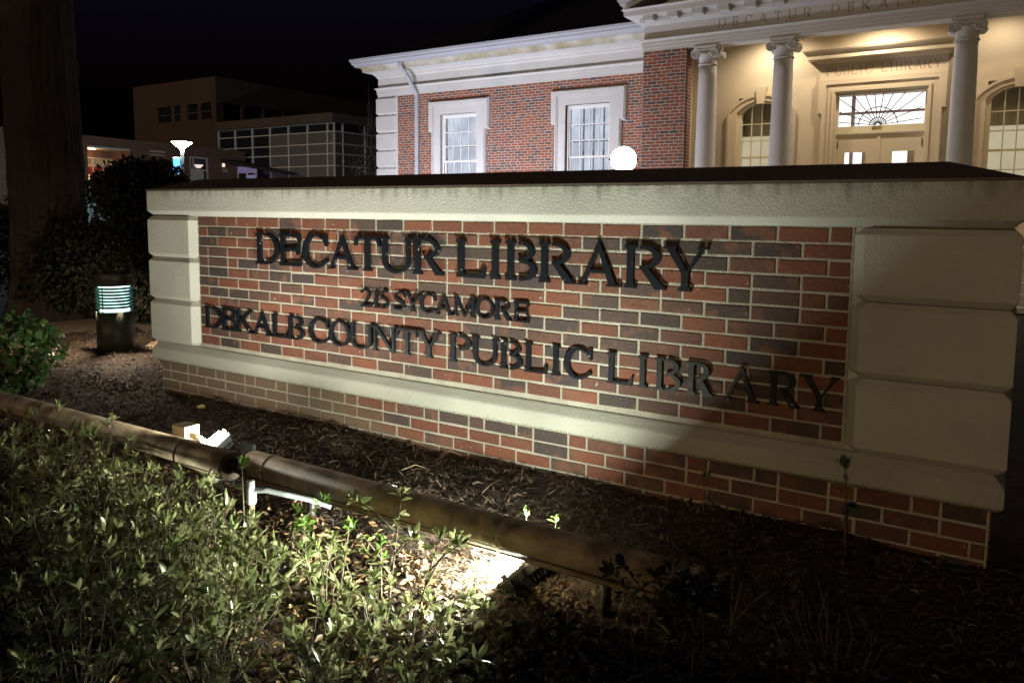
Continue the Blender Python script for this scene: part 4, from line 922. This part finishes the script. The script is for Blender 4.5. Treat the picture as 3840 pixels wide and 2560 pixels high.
# beige upper block behind
UB = empty('beige_building', (-44, 34, .6), 'tall plain beige building with a ribbon of dark windows behind the glass block', 'building')
def upb(mb, name, m): return mb.build(name, M[m] if isinstance(m, str) else m, UB)
ux, uy, ut = -39.85, 30.0, 9.65
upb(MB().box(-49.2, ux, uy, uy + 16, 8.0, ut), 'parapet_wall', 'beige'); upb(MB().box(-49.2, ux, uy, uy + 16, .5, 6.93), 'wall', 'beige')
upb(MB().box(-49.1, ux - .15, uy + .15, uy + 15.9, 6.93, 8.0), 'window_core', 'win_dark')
for a, b in ((-49.2, -46.3), (-44.75, -44.4), (-43.7, -42.95), (-41.8, -41.45), (-40.35, ux)): upb(MB().box(a, b, uy + .001, uy + .14, 6.931, 7.999), 'window_pier', 'beige')
for a, b in ((30.15, 30.6), (32.05, 32.35), (33.85, 34.15), (35.65, 35.95), (37.5, 37.8), (39.3, 39.6)): upb(MB().box(ux - .14, ux - .001, a, b, 6.931, 7.999), 'window_pier', 'beige')
for x in (-45.5, -44.05, -42.4, -40.9): upb(MB().box(x - .65, x + .65, uy + .1, uy + .13, 7.42, 7.47), 'window_rail', 'beige_b')

# ------------------------------------------------------------------ street lamp with banner
sl_o = empty('street_lamp', (-18.9, 12.93, -.5), 'street lamp with glowing conical head and blue banner', 'lamp')
lc = (-18.9, 12.93, 2.9)
MB().lathe(lc, [(.08, .06), (.12, .085), (.19, .14), (.28, .21), (.32, .245), (.30, .255)], 28).build('lamp_head', emit_mat('lamp_glow', (.80, 1, .98), 520), sl_o)
MB().lathe(lc, [(.33, .258), (.33, .27), (.05, .33)], 28).build('lamp_hood', M['alu'], sl_o)
MB().lathe(lc, [(.05, -3.4), (.05, -.3), (.055, -.15), (.075, .055)], 14).build('post', M['dark'], sl_o)
MB().obox((-19.06, 12.82, 2.36), (.84, .54, 0), (-.54, .84, 0), (0, 0, 1), .12, .008, .27).build('banner', M['blue'], sl_o)
MB().obox((-19.05, 12.808, 2.40), (.84, .54, 0), (-.54, .84, 0), (0, 0, 1), .045, .003, .05).build('banner_emblem', mat('banner_print', (.12, .35, .72), .6), sl_o)
MB().obox((-19.05, 12.808, 2.24), (.84, .54, 0), (-.54, .84, 0), (0, 0, 1), .075, .003, .02).build('banner_print', mat('banner_print2', (.12, .35, .72), .6), sl_o)
for z in (2.09, 2.64): MB().obox((-19.04, 12.836, z), (.84, .54, 0), (-.54, .84, 0), (0, 0, 1), .15, .012, .012).build('banner_arm', M['alu'], sl_o)

# ------------------------------------------------------------------ vegetation
def leaves(pos, dirs, nrm, ln, wd, fold=.25, droop=.15):
    pos, dirs, nrm = (np.asarray(a, float) for a in (pos, dirs, nrm)); n = len(pos)
    dirs = dirs / np.linalg.norm(dirs, axis=1, keepdims=True); side = np.cross(dirs, nrm); side /= np.linalg.norm(side, axis=1, keepdims=True) + 1e-9; up_ = np.cross(side, dirs)
    ln = np.asarray(ln)[:, None]; wd = np.asarray(wd)[:, None]
    b = pos; m = pos + dirs * ln * .5 - up_ * wd * fold; l_ = pos + dirs * ln * .5 - side * wd; r_ = pos + dirs * ln * .5 + side * wd; t = pos + dirs * ln - up_ * ln * droop
    l2 = pos + dirs * ln * .8 - side * wd * .6 - up_ * ln * droop * .5; r2 = pos + dirs * ln * .8 + side * wd * .6 - up_ * ln * droop * .5
    V = np.stack([b, m, l_, r_, t, l2, r2], 1).reshape(-1, 3)
    F = np.array([[0, 3, 1], [0, 1, 2], [1, 3, 6], [1, 6, 4], [1, 4, 5], [1, 5, 2]])
    return V, (F[None] + 7 * np.arange(n)[:, None, None]).reshape(-1, 3)
def rand_unit(n, rng):
    v = rng.normal(size=(n, 3)); return v / np.linalg.norm(v, axis=1, keepdims=True)
def plant(name, base, stems, label, cat, leaf='azalea', group=None, ll=(.018, .058), ar=.165, whorl=8, along=10, seed=0, r=.0016, top_only=.45):
    """stems: list of (base point, mid point, tip point)"""
    rng = np.random.default_rng(seed); o = empty(name, base, label, cat, group)
    mb = MB(); P = []; D = []; Nn = []; Ln = []
    for b, m, t in stems:
        b, m, t = map(Vector, (b, m, t)); pts = [b, b.lerp(m, .6), m, m.lerp(t, .5), t]
        mb.tube(pts, [r * 1.6, r * 1.4, r * 1.2, r, r * .6], 5)
        ax = np.array((t - m).normalized())
        if name == 'azalea_bush' and rng.random() < .12: continue
        for k in range(whorl):
            a = 2.4 * k + rng.uniform(0, .6); tilt = rng.uniform(.25, 1.25) if k < whorl - 2 else rng.uniform(.05, .3)
            e1 = np.cross(ax, [.3, .5, .81]); e1 /= np.linalg.norm(e1); e2 = np.cross(ax, e1)
            d = ax * math.cos(tilt) + (e1 * math.cos(a) + e2 * math.sin(a)) * math.sin(tilt)
            P.append(np.array(t) - ax * rng.uniform(0, .012)); D.append(d); Nn.append(ax + rng.normal(0, .25, 3)); Ln.append(rng.uniform(*ll))
        for k in range(along):
            f = rng.uniform(top_only, 1); p = np.array(m.lerp(t, (f - .45) / .55) if f > .45 else b.lerp(m, f / .45))
            d = rng.normal(0, 1, 3); d[2] = abs(d[2]) * .6 + .1
            P.append(p); D.append(d); Nn.append(np.array([0, 0, 1.]) + rng.normal(0, .35, 3)); Ln.append(rng.uniform(*ll) * .95)
    mb.build('stems', M['twig'], o)
    if P:
        Ln = np.array(Ln); V_, F_ = leaves(P, D, Nn, Ln, Ln * ar * rng.uniform(.85, 1.2, len(Ln)), droop=.18)
        tris_obj('foliage', V_, F_, M[leaf], o, base, kind='stuff')
    return o
def azalea(i, x, y, rad, hgt, ns, label, whorl=8, along=10, leaf='azalea', **k):
    rng = random.Random(900 + i); z = float(gz(x, y)); st_ = []
    for _ in range(ns):
        a = rng.uniform(0, 2 * math.pi); q = math.sqrt(rng.random()); tx, ty = x + rad * q * math.cos(a), y + rad * q * math.sin(a)
        th = hgt * (1 - .45 * q * q) * rng.uniform(.6, 1.12)
        bx_, by_ = x + rad * .35 * q * math.cos(a + rng.uniform(-.5, .5)), y + rad * .35 * q * math.sin(a + rng.uniform(-.5, .5))
        mx2, my2 = bx_ + (tx - bx_) * .65 + rng.uniform(-.03, .03), by_ + (ty - by_) * .65 + rng.uniform(-.03, .03)
        st_.append(((bx_, by_, z - .02), (mx2, my2, z + th * .55), (tx + rng.uniform(-.02, .02), ty + rng.uniform(-.02, .02), z + th)))
    return plant('azalea_bush', (x, y, z), st_, label, 'bush', leaf, 'azalea bushes in front of the light tubes', seed=i, whorl=whorl, along=along, top_only=.2, **k)
AZ = [
 (0.3, -1.55, 0.36, 0.26, 60, 'azalea bush at the far left edge just below the left light tube'),
 (0.78, -1.46, 0.34, 0.27, 75, 'azalea bush with pale new shoots below the left light tube'),
 (1.2, -1.42, 0.28, 0.25, 65, 'azalea bush under the tall pale shoot at the left tube'),
 (1.58, -1.44, 0.24, 0.2, 45, 'low azalea bush in front of the gap between the two tubes'),
 (1.3, -1.86, 0.34, 0.29, 90, 'azalea bush at the left edge, second row from the tube'),
 (1.74, -1.76, 0.28, 0.28, 90, 'brightly lit azalea bush left of the upright conduit'),
 (2.02, -1.56, 0.24, 0.24, 75, 'azalea bush standing against the upright white conduit'),
 (2.28, -1.66, 0.24, 0.25, 80, 'pale lit azalea bush in front of the upright conduit'),
 (2.02, -2.02, 0.3, 0.3, 95, 'azalea bush at the left edge, third row from the tube'),
 (2.36, -1.92, 0.26, 0.28, 90, 'densely leaved lit azalea bush at the lower left of the picture'),
 (2.62, -1.76, 0.22, 0.25, 85, 'brightest azalea bush bordering the bare leaf litter'),
 (2.5, -2.22, 0.28, 0.28, 75, 'shaded azalea bush at the bottom left of the picture'),
 (2.82, -2.02, 0.24, 0.25, 75, 'shadowy azalea bush at the bottom, left of centre'),
 (3.08, -1.82, 0.22, 0.19, 50, 'dark azalea bush at the bottom edge just left of centre'),
 (3.32, -1.66, 0.2, 0.16, 34, 'dark low azalea bush at the bottom centre'),
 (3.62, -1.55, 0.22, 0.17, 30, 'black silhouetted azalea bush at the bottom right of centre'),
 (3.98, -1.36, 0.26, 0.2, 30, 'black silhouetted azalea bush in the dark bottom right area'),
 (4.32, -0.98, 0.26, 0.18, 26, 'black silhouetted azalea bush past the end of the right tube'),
 (2.74, -1.50, .16, .17, 22, 'sparse azalea sprouting through the lit litter right of the conduit'),
 (3.04, -1.56, .18, .17, 26, 'sparse azalea below the tall dark shoot at the bottom centre'),
 (3.22, -1.40, .14, .14, 18, 'small sparse azalea below the bright floodlight'),
 (2.52, -1.36, .13, .16, 16, 'small sparse azalea right beside the flexible hose'),
]
for i, (x, y, rad, hgt, ns, lab) in enumerate(AZ): azalea(i, x, y, rad * .88, hgt * (1.25 + .3 * ((i * 7) % 5) / 4), int(ns * (.60 if i < 13 else .6)), lab, whorl=9, along=9, leaf='holly' if 'silhouetted' in lab else 'azalea')  # silhouetted bushes: shade put into the colour by near-black leaves
# single shoots that stand out
def shoot(x, y, h, label, seed, leaf='azalea', lean=(0, 0), whorl=9, along=12, ll=(.03, .05), branch=0, ar=.2):
    z = float(gz(x, y)); rng = random.Random(seed); S = [((x, y, z - .02), (x + lean[0] * .5, y + lean[1] * .5, z + h * .5), (x + lean[0], y + lean[1], z + h))]
    for k in range(branch):
        f = rng.uniform(.35, .7); a = rng.uniform(0, 6.28); L = rng.uniform(.08, .14); p = (x + lean[0] * f, y + lean[1] * f, z + h * f)
        S.append((p, (p[0] + L * .5 * math.cos(a), p[1] + L * .5 * math.sin(a), p[2] + L * .6), (p[0] + L * math.cos(a), p[1] + L * math.sin(a), p[2] + L)))
    return plant('young_shoot', (x, y, z), S, label, 'shoot', leaf, None, ll, ar, whorl, along, seed, .0022, .3)
shoot(.98, -1.22, .34, 'tall pale shoot rising across the left tube near the floodlight', 51, along=9)
shoot(.34, -1.25, .32, 'thin pale shoot at the left below the tube', 52, along=7)
shoot(1.98, -1.23, .30, 'yellow green shoot wrapped round the upright conduit', 53, 'sprout', (.02, -.02), 8, 8)
shoot(2.40, -1.36, .24, 'bright green shoot right of the upright conduit', 54, 'sprout', (.05, .0), 8, 6, branch=2)
shoot(2.62, -1.30, .22, 'small bright green shoot left of the lit dry leaves', 55, 'sprout', (.03, .02), 8, 4)
shoot(2.86, -1.34, .22, 'green shoot at the left rim of the lit dry leaves', 56, 'sprout', (.0, .0), 8, 6, branch=1)
shoot(2.98, -1.45, .44, 'tall dark branching shoot crossing the right tube', 57, 'azalea', (.03, .05), 8, 10, (.035, .055), 3)
shoot(3.12, -1.50, .36, 'dark leaning shoot beside the tall one over the right tube', 58, 'azalea', (.08, .06), 8, 8, (.035, .055), 2)
shoot(3.24, -.78, .17, 'vivid green sprout behind the right tube', 59, 'sprout', (.02, .0), 6, 5, (.03, .045))
shoot(3.10, -.74, .14, 'grey green seedling behind the right tube, left of the vivid sprout', 60, 'ivy', (.0, .0), 5, 4, (.03, .045))
shoot(3.12, -1.12, .10, 'tiny green seedling on the lit dry leaves', 61, 'sprout', (.01, .0), 5, 4)
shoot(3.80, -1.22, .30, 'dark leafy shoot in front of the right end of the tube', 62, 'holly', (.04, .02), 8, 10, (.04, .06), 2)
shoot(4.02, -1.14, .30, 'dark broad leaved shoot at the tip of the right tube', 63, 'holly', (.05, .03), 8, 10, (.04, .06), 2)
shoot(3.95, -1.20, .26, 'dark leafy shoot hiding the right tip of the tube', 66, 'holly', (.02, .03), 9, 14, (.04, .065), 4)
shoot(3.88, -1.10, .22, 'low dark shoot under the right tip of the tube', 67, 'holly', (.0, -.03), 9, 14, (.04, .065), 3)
shoot(4.22, -.22, .34, 'thin weed growing against the plinth near the right pier', 64, 'ivy', (-.02, .02), 5, 5, (.04, .055), 0, .3)
shoot(3.62, -.10, .16, 'small dark weed at the foot of the plinth', 65, 'ivy', (.0, .0), 4, 5, (.03, .045))

# unseen hedge added behind the camera, height set to shade the foreground
HG = empty('added_shade_hedge', (3, -5.0, -.52), 'long low hedge added unseen behind the viewer to shade the foreground', 'hedge')
MB().box(-5, 11, -5.35, -4.65, -.55, .44).build('branch_core', M['twig'], HG)
rng = np.random.default_rng(77); n = 9000; hx = rng.uniform(-5.1, 11.1, n); hs = rng.random(n)
hy = np.where(hs < .35, -4.62, np.where(hs < .5, -5.38, rng.uniform(-5.4, -4.6, n))); hz = np.where(hs < .5, rng.uniform(-.5, .5, n), .50) + rng.normal(0, .02, n)
D_ = rng.normal(0, 1, (n, 3)); L_ = rng.uniform(.04, .07, n); V_, F_ = leaves(np.stack([hx, hy + rng.normal(0, .02, n), hz], 1), D_, rng.normal(0, 1, (n, 3)), L_, L_ * .35)
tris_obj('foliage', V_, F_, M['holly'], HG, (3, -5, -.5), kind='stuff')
# ivy mound at the left
rng = np.random.default_rng(5)
def mound(name, c, rx, ry, rz, n, leaf, ll, ar, label, cat, seed, shell=.55, trunk=True, flat=.35, lump=.16):
    rng = np.random.default_rng(seed); o = empty(name, (c[0], c[1], c[2] - rz), label, cat)
    u = rand_unit(n, rng); q = rng.uniform(shell, 1, n) ** .6
    k = rand_unit(9, rng); amp = 1 + lump * np.sin(5 * (u @ k[:3].T) + [0, 2, 4]).sum(1) / 1.7 + rng.normal(0, .04, n)
    P_ = np.array(c) + u * (q * amp)[:, None] * np.array([rx, ry, rz]); D_ = u * .8 + rng.normal(0, .6, (n, 3)); D_[:, 2] -= flat; Nn = u + rng.normal(0, .4, (n, 3)) + np.array([0, 0, .5])
    keep = P_[:, 2] > c[2] - rz * .98; P_, D_, Nn = P_[keep], D_[keep], Nn[keep]; L_ = rng.uniform(*ll, len(P_))
    V_, F_ = leaves(P_, D_, Nn, L_, L_ * ar * rng.uniform(.85, 1.15, len(L_))); tris_obj('foliage', V_, F_, M[leaf], o, c, kind='stuff')
    if trunk:
        mb = MB()
        for s_ in range(14):
            d = rand_unit(1, rng)[0]; d[2] = abs(d[2]); t_ = np.array(c) + d * np.array([rx, ry, rz]) * .85; b_ = np.array([c[0], c[1], c[2] - rz]) + rng.normal(0, .04, 3) * [1, 1, 0]
            mb.tube([b_, b_ * .5 + t_ * .5 + rng.normal(0, .05, 3), t_], [.014, .009, .004], 5)
        mb.build('stems', M['twig'], o)
    return o
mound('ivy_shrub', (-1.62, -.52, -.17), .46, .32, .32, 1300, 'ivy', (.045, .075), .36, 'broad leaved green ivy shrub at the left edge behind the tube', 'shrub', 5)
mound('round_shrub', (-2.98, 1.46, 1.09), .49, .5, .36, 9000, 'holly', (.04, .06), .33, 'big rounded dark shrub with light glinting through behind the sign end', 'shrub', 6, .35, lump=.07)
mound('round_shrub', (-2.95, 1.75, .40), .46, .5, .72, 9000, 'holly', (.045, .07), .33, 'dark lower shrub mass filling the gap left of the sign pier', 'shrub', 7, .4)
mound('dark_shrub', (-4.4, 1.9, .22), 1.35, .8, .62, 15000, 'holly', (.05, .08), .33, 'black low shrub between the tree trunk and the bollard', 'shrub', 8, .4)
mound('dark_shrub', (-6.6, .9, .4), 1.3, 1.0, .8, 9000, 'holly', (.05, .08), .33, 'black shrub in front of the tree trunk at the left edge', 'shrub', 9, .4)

# big tree trunk at the left
TR = empty('big_tree', (-5.05, 1.55, -.52), 'massive dark tree trunk rising at the left edge', 'tree')
rs = []; rng = np.random.default_rng(11)
for k, z in enumerate(np.linspace(-.55, 9.5, 90)):
    rr_ = .385 * (1 + .55 * math.exp(-(z + .55) / .35)) * (1 - .018 * max(z, 0)); ring = []
    for i in range(110):
        a = 2 * math.pi * i / 110; ridg = 1 + .05 * math.sin(7 * a + .35 * z) + .045 * abs(math.sin(15 * a - .5 * z + math.sin(3 * z))) + rng.normal(0, .018)
        ring.append((-5.05 + .035 * z * -.4 + rr_ * ridg * math.cos(a), 1.55 + rr_ * ridg * math.sin(a), z))
    rs.append(ring)
MB().rings(rs, True, True).build('trunk', M['bark'], TR)
mb = MB()
for d, L in (((-.8, .2, .9), 3), ((.5, .6, 1), 3.2), ((.3, -.7, 1), 2.8), ((-.2, .8, 1.2), 3)):
    b_ = Vector((-5.15, 1.55, 8.6)); d = Vector(d).normalized(); mb.tube([b_, b_ + d * L * .5 + Vector((0, 0, .3)), b_ + d * L + Vector((0, 0, 1))], [.2, .13, .06], 10)
mb.build('limbs', M['bark'], TR)
u = rand_unit(5000, rng); P_ = np.array([-5.1, 1.6, 12.5]) + u * (rng.uniform(.4, 1, 5000) ** .5)[:, None] * [3.6, 3.6, 2.4]; L_ = rng.uniform(.1, .18, 5000)
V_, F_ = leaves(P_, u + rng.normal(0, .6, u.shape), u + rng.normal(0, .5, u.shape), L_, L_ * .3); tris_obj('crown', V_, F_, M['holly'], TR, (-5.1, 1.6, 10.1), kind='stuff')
# small bare tree by the library corner
ST = empty('small_tree', (-12.15, 14.7, -.5), 'thin mostly bare small tree beside the library corner', 'tree')
mb = MB(); rnd = random.Random(3); tips = []
b0 = Vector((-12.15, 14.7, -.5))
for k in range(9):
    a = rnd.uniform(0, 6.28); sp_ = rnd.uniform(.25, 1.0); h_ = rnd.uniform(4.0, 6.0)
    p = [b0 + Vector((.08 * math.cos(a), .08 * math.sin(a), 0))]
    for f in (.3, .55, .8, 1): p.append(b0 + Vector((sp_ * f * math.cos(a) + rnd.uniform(-.08, .08), sp_ * f * math.sin(a) + rnd.uniform(-.08, .08), h_ * f)))
    mb.tube(p, [.045, .032, .022, .013, .005], 6); tips.append(p)
    for j in range(4):
        i_ = rnd.choice((1, 2, 3)); q0 = p[i_].lerp(p[i_ + 1], rnd.random()); dd = Vector((rnd.uniform(-1, 1), rnd.uniform(-1, 1), rnd.uniform(.6, 1.4))).normalized() * rnd.uniform(.4, 1.0)
        mb.tube([q0, q0 + dd * .5 + Vector((0, 0, .05)), q0 + dd], [.011, .007, .003], 5)
mb.build('trunk', M['bark'], ST)
rng = np.random.default_rng(21); n = 900; P_ = np.array([-12.1, 14.7, 1.9]) + rng.normal(0, 1, (n, 3)) * [.26, .26, .42]; D_ = rng.normal(0, 1, (n, 3)); D_[:, 2] -= .6; L_ = rng.uniform(.06, .1, n)
V_, F_ = leaves(P_, D_, rng.normal(0, 1, (n, 3)), L_, L_ * .33); tris_obj('crown', V_, F_, M['holly'], ST, (-12.15, 14.7, 1.5), kind='stuff')

# ------------------------------------------------------------------ litter and mulch
rng = np.random.default_rng(33)
def scatter(n, xr, yr, dens=None):
    x = rng.uniform(*xr, n); y = rng.uniform(*yr, n)
    if dens is not None: k = rng.random(n) < dens(x, y); x, y = x[k], y[k]
    return x, y
x, y = scatter(26000, (-1.2, 5.6), (-3.0, -.86), lambda x, y: np.where(y > -1.0, .25, 1.) * np.clip(.35 + (x + .2) * .4, .2, 1))
n = len(x); a = rng.uniform(0, 6.28, n); D_ = np.stack([np.cos(a), np.sin(a), rng.normal(.05, .28, n)], 1); Nn = np.stack([rng.normal(0, .5, n), rng.normal(0, .5, n), np.ones(n)], 1); L_ = rng.uniform(.018, .048, n)
V_, F_ = leaves(np.stack([x, y, gz(x, y) + rng.uniform(.0, .03, n)], 1), D_, Nn, L_, L_ * rng.uniform(.14, .34, n), fold=.7, droop=.4)
tris_obj('fallen_leaves', V_, F_, M['litter'], label='dry brown fallen leaves carpeting the bed in front of the tubes', category='leaves', kind='stuff')
def slivers(x, y, ln, wd, hgt, name, m, lab, cat, lift=.02):
    n = len(x); a = rng.uniform(0, math.pi, n); el = rng.normal(0, .16, n); d = np.stack([np.cos(a) * np.cos(el), np.sin(a) * np.cos(el), np.sin(el)], 1)
    s_ = np.stack([-np.sin(a), np.cos(a), rng.normal(0, .3, n)], 1); c_ = np.stack([x, y, gz(x, y) + rng.uniform(.0, lift, n)], 1); h_ = (ln / 2)[:, None]; w_ = (wd / 2)[:, None]
    bend = np.stack([np.zeros(n), np.zeros(n), rng.normal(0, .12, n) * ln], 1); up_ = np.array([0, 0, 1.]) * (wd * .4)[:, None]
    V_ = np.stack([c_ - d * h_ - s_ * w_, c_ - d * h_ + s_ * w_, c_ + bend - s_ * w_ + up_, c_ + bend + s_ * w_ + up_, c_ + d * h_ - s_ * w_ * .5, c_ + d * h_ + s_ * w_ * .5], 1).reshape(-1, 3)
    F_ = (np.array([[0, 1, 3, 2], [2, 3, 5, 4]])[None] + 6 * np.arange(n)[:, None, None]).reshape(-1, 4)
    tris_obj(name, V_, F_, m, label=lab, category=cat, kind='stuff')
x, y = scatter(26000, (-3.0, 5.6), (-1.5, .02)); n = len(x); slivers(x, y, rng.uniform(.015, .06, n), rng.uniform(.003, .010, n), 0, 'mulch_chips', M['chip'], 'dark shredded bark mulch between the tubes and the sign wall', 'mulch')
x, y = scatter(5000, (-3.4, -.45), (-.2, 1.4)); n = len(x); slivers(x, y, rng.uniform(.015, .06, n), rng.uniform(.003, .010, n), 0, 'mulch_chips', M['chip'], 'shredded bark mulch around the bollard light', 'mulch')
M['straw'] = leaf_mat('pine_straw', (.42, .32, .2), (.18, .12, .07), .7, 0)
x, y = scatter(900, (-.5, 4.6), (-.95, -.05), lambda x, y: np.exp(-((x - 2.0) / 1.3) ** 2)); n = len(x); slivers(x, y, rng.uniform(.05, .17, n), rng.uniform(.002, .005, n), 0, 'pine_straw', M['straw'], 'pale straw and twigs scattered on the mulch', 'straw', .035)
# a few single things on the mulch
cp = empty('plastic_cup', (2.28, -.62, -.42), 'small white plastic cap lying on the mulch behind the right tube', 'cap')
MB().lathe((2.28, -.62, -.415), [(.017, 0), (.022, .03), (.024, .031), (.024, .036), (.012, .038)], 18).build('cup', M['pvc'], cp); MB().lathe((2.28, -.62, -.3768), [(.011, 0), (.009, .006)], 14).build('lid', M['alu'], cp)
V_, F_ = leaves([(.22, -.22, -.375)], [(1, .3, .1)], [(.1, -.4, 1)], [.075], [.026], fold=.5)
tris_obj('fallen_leaf', V_, F_, mat('yellow_leaf', (.55, .45, .16), .6), label='single yellow leaf lying near the left end of the plinth', category='leaf')
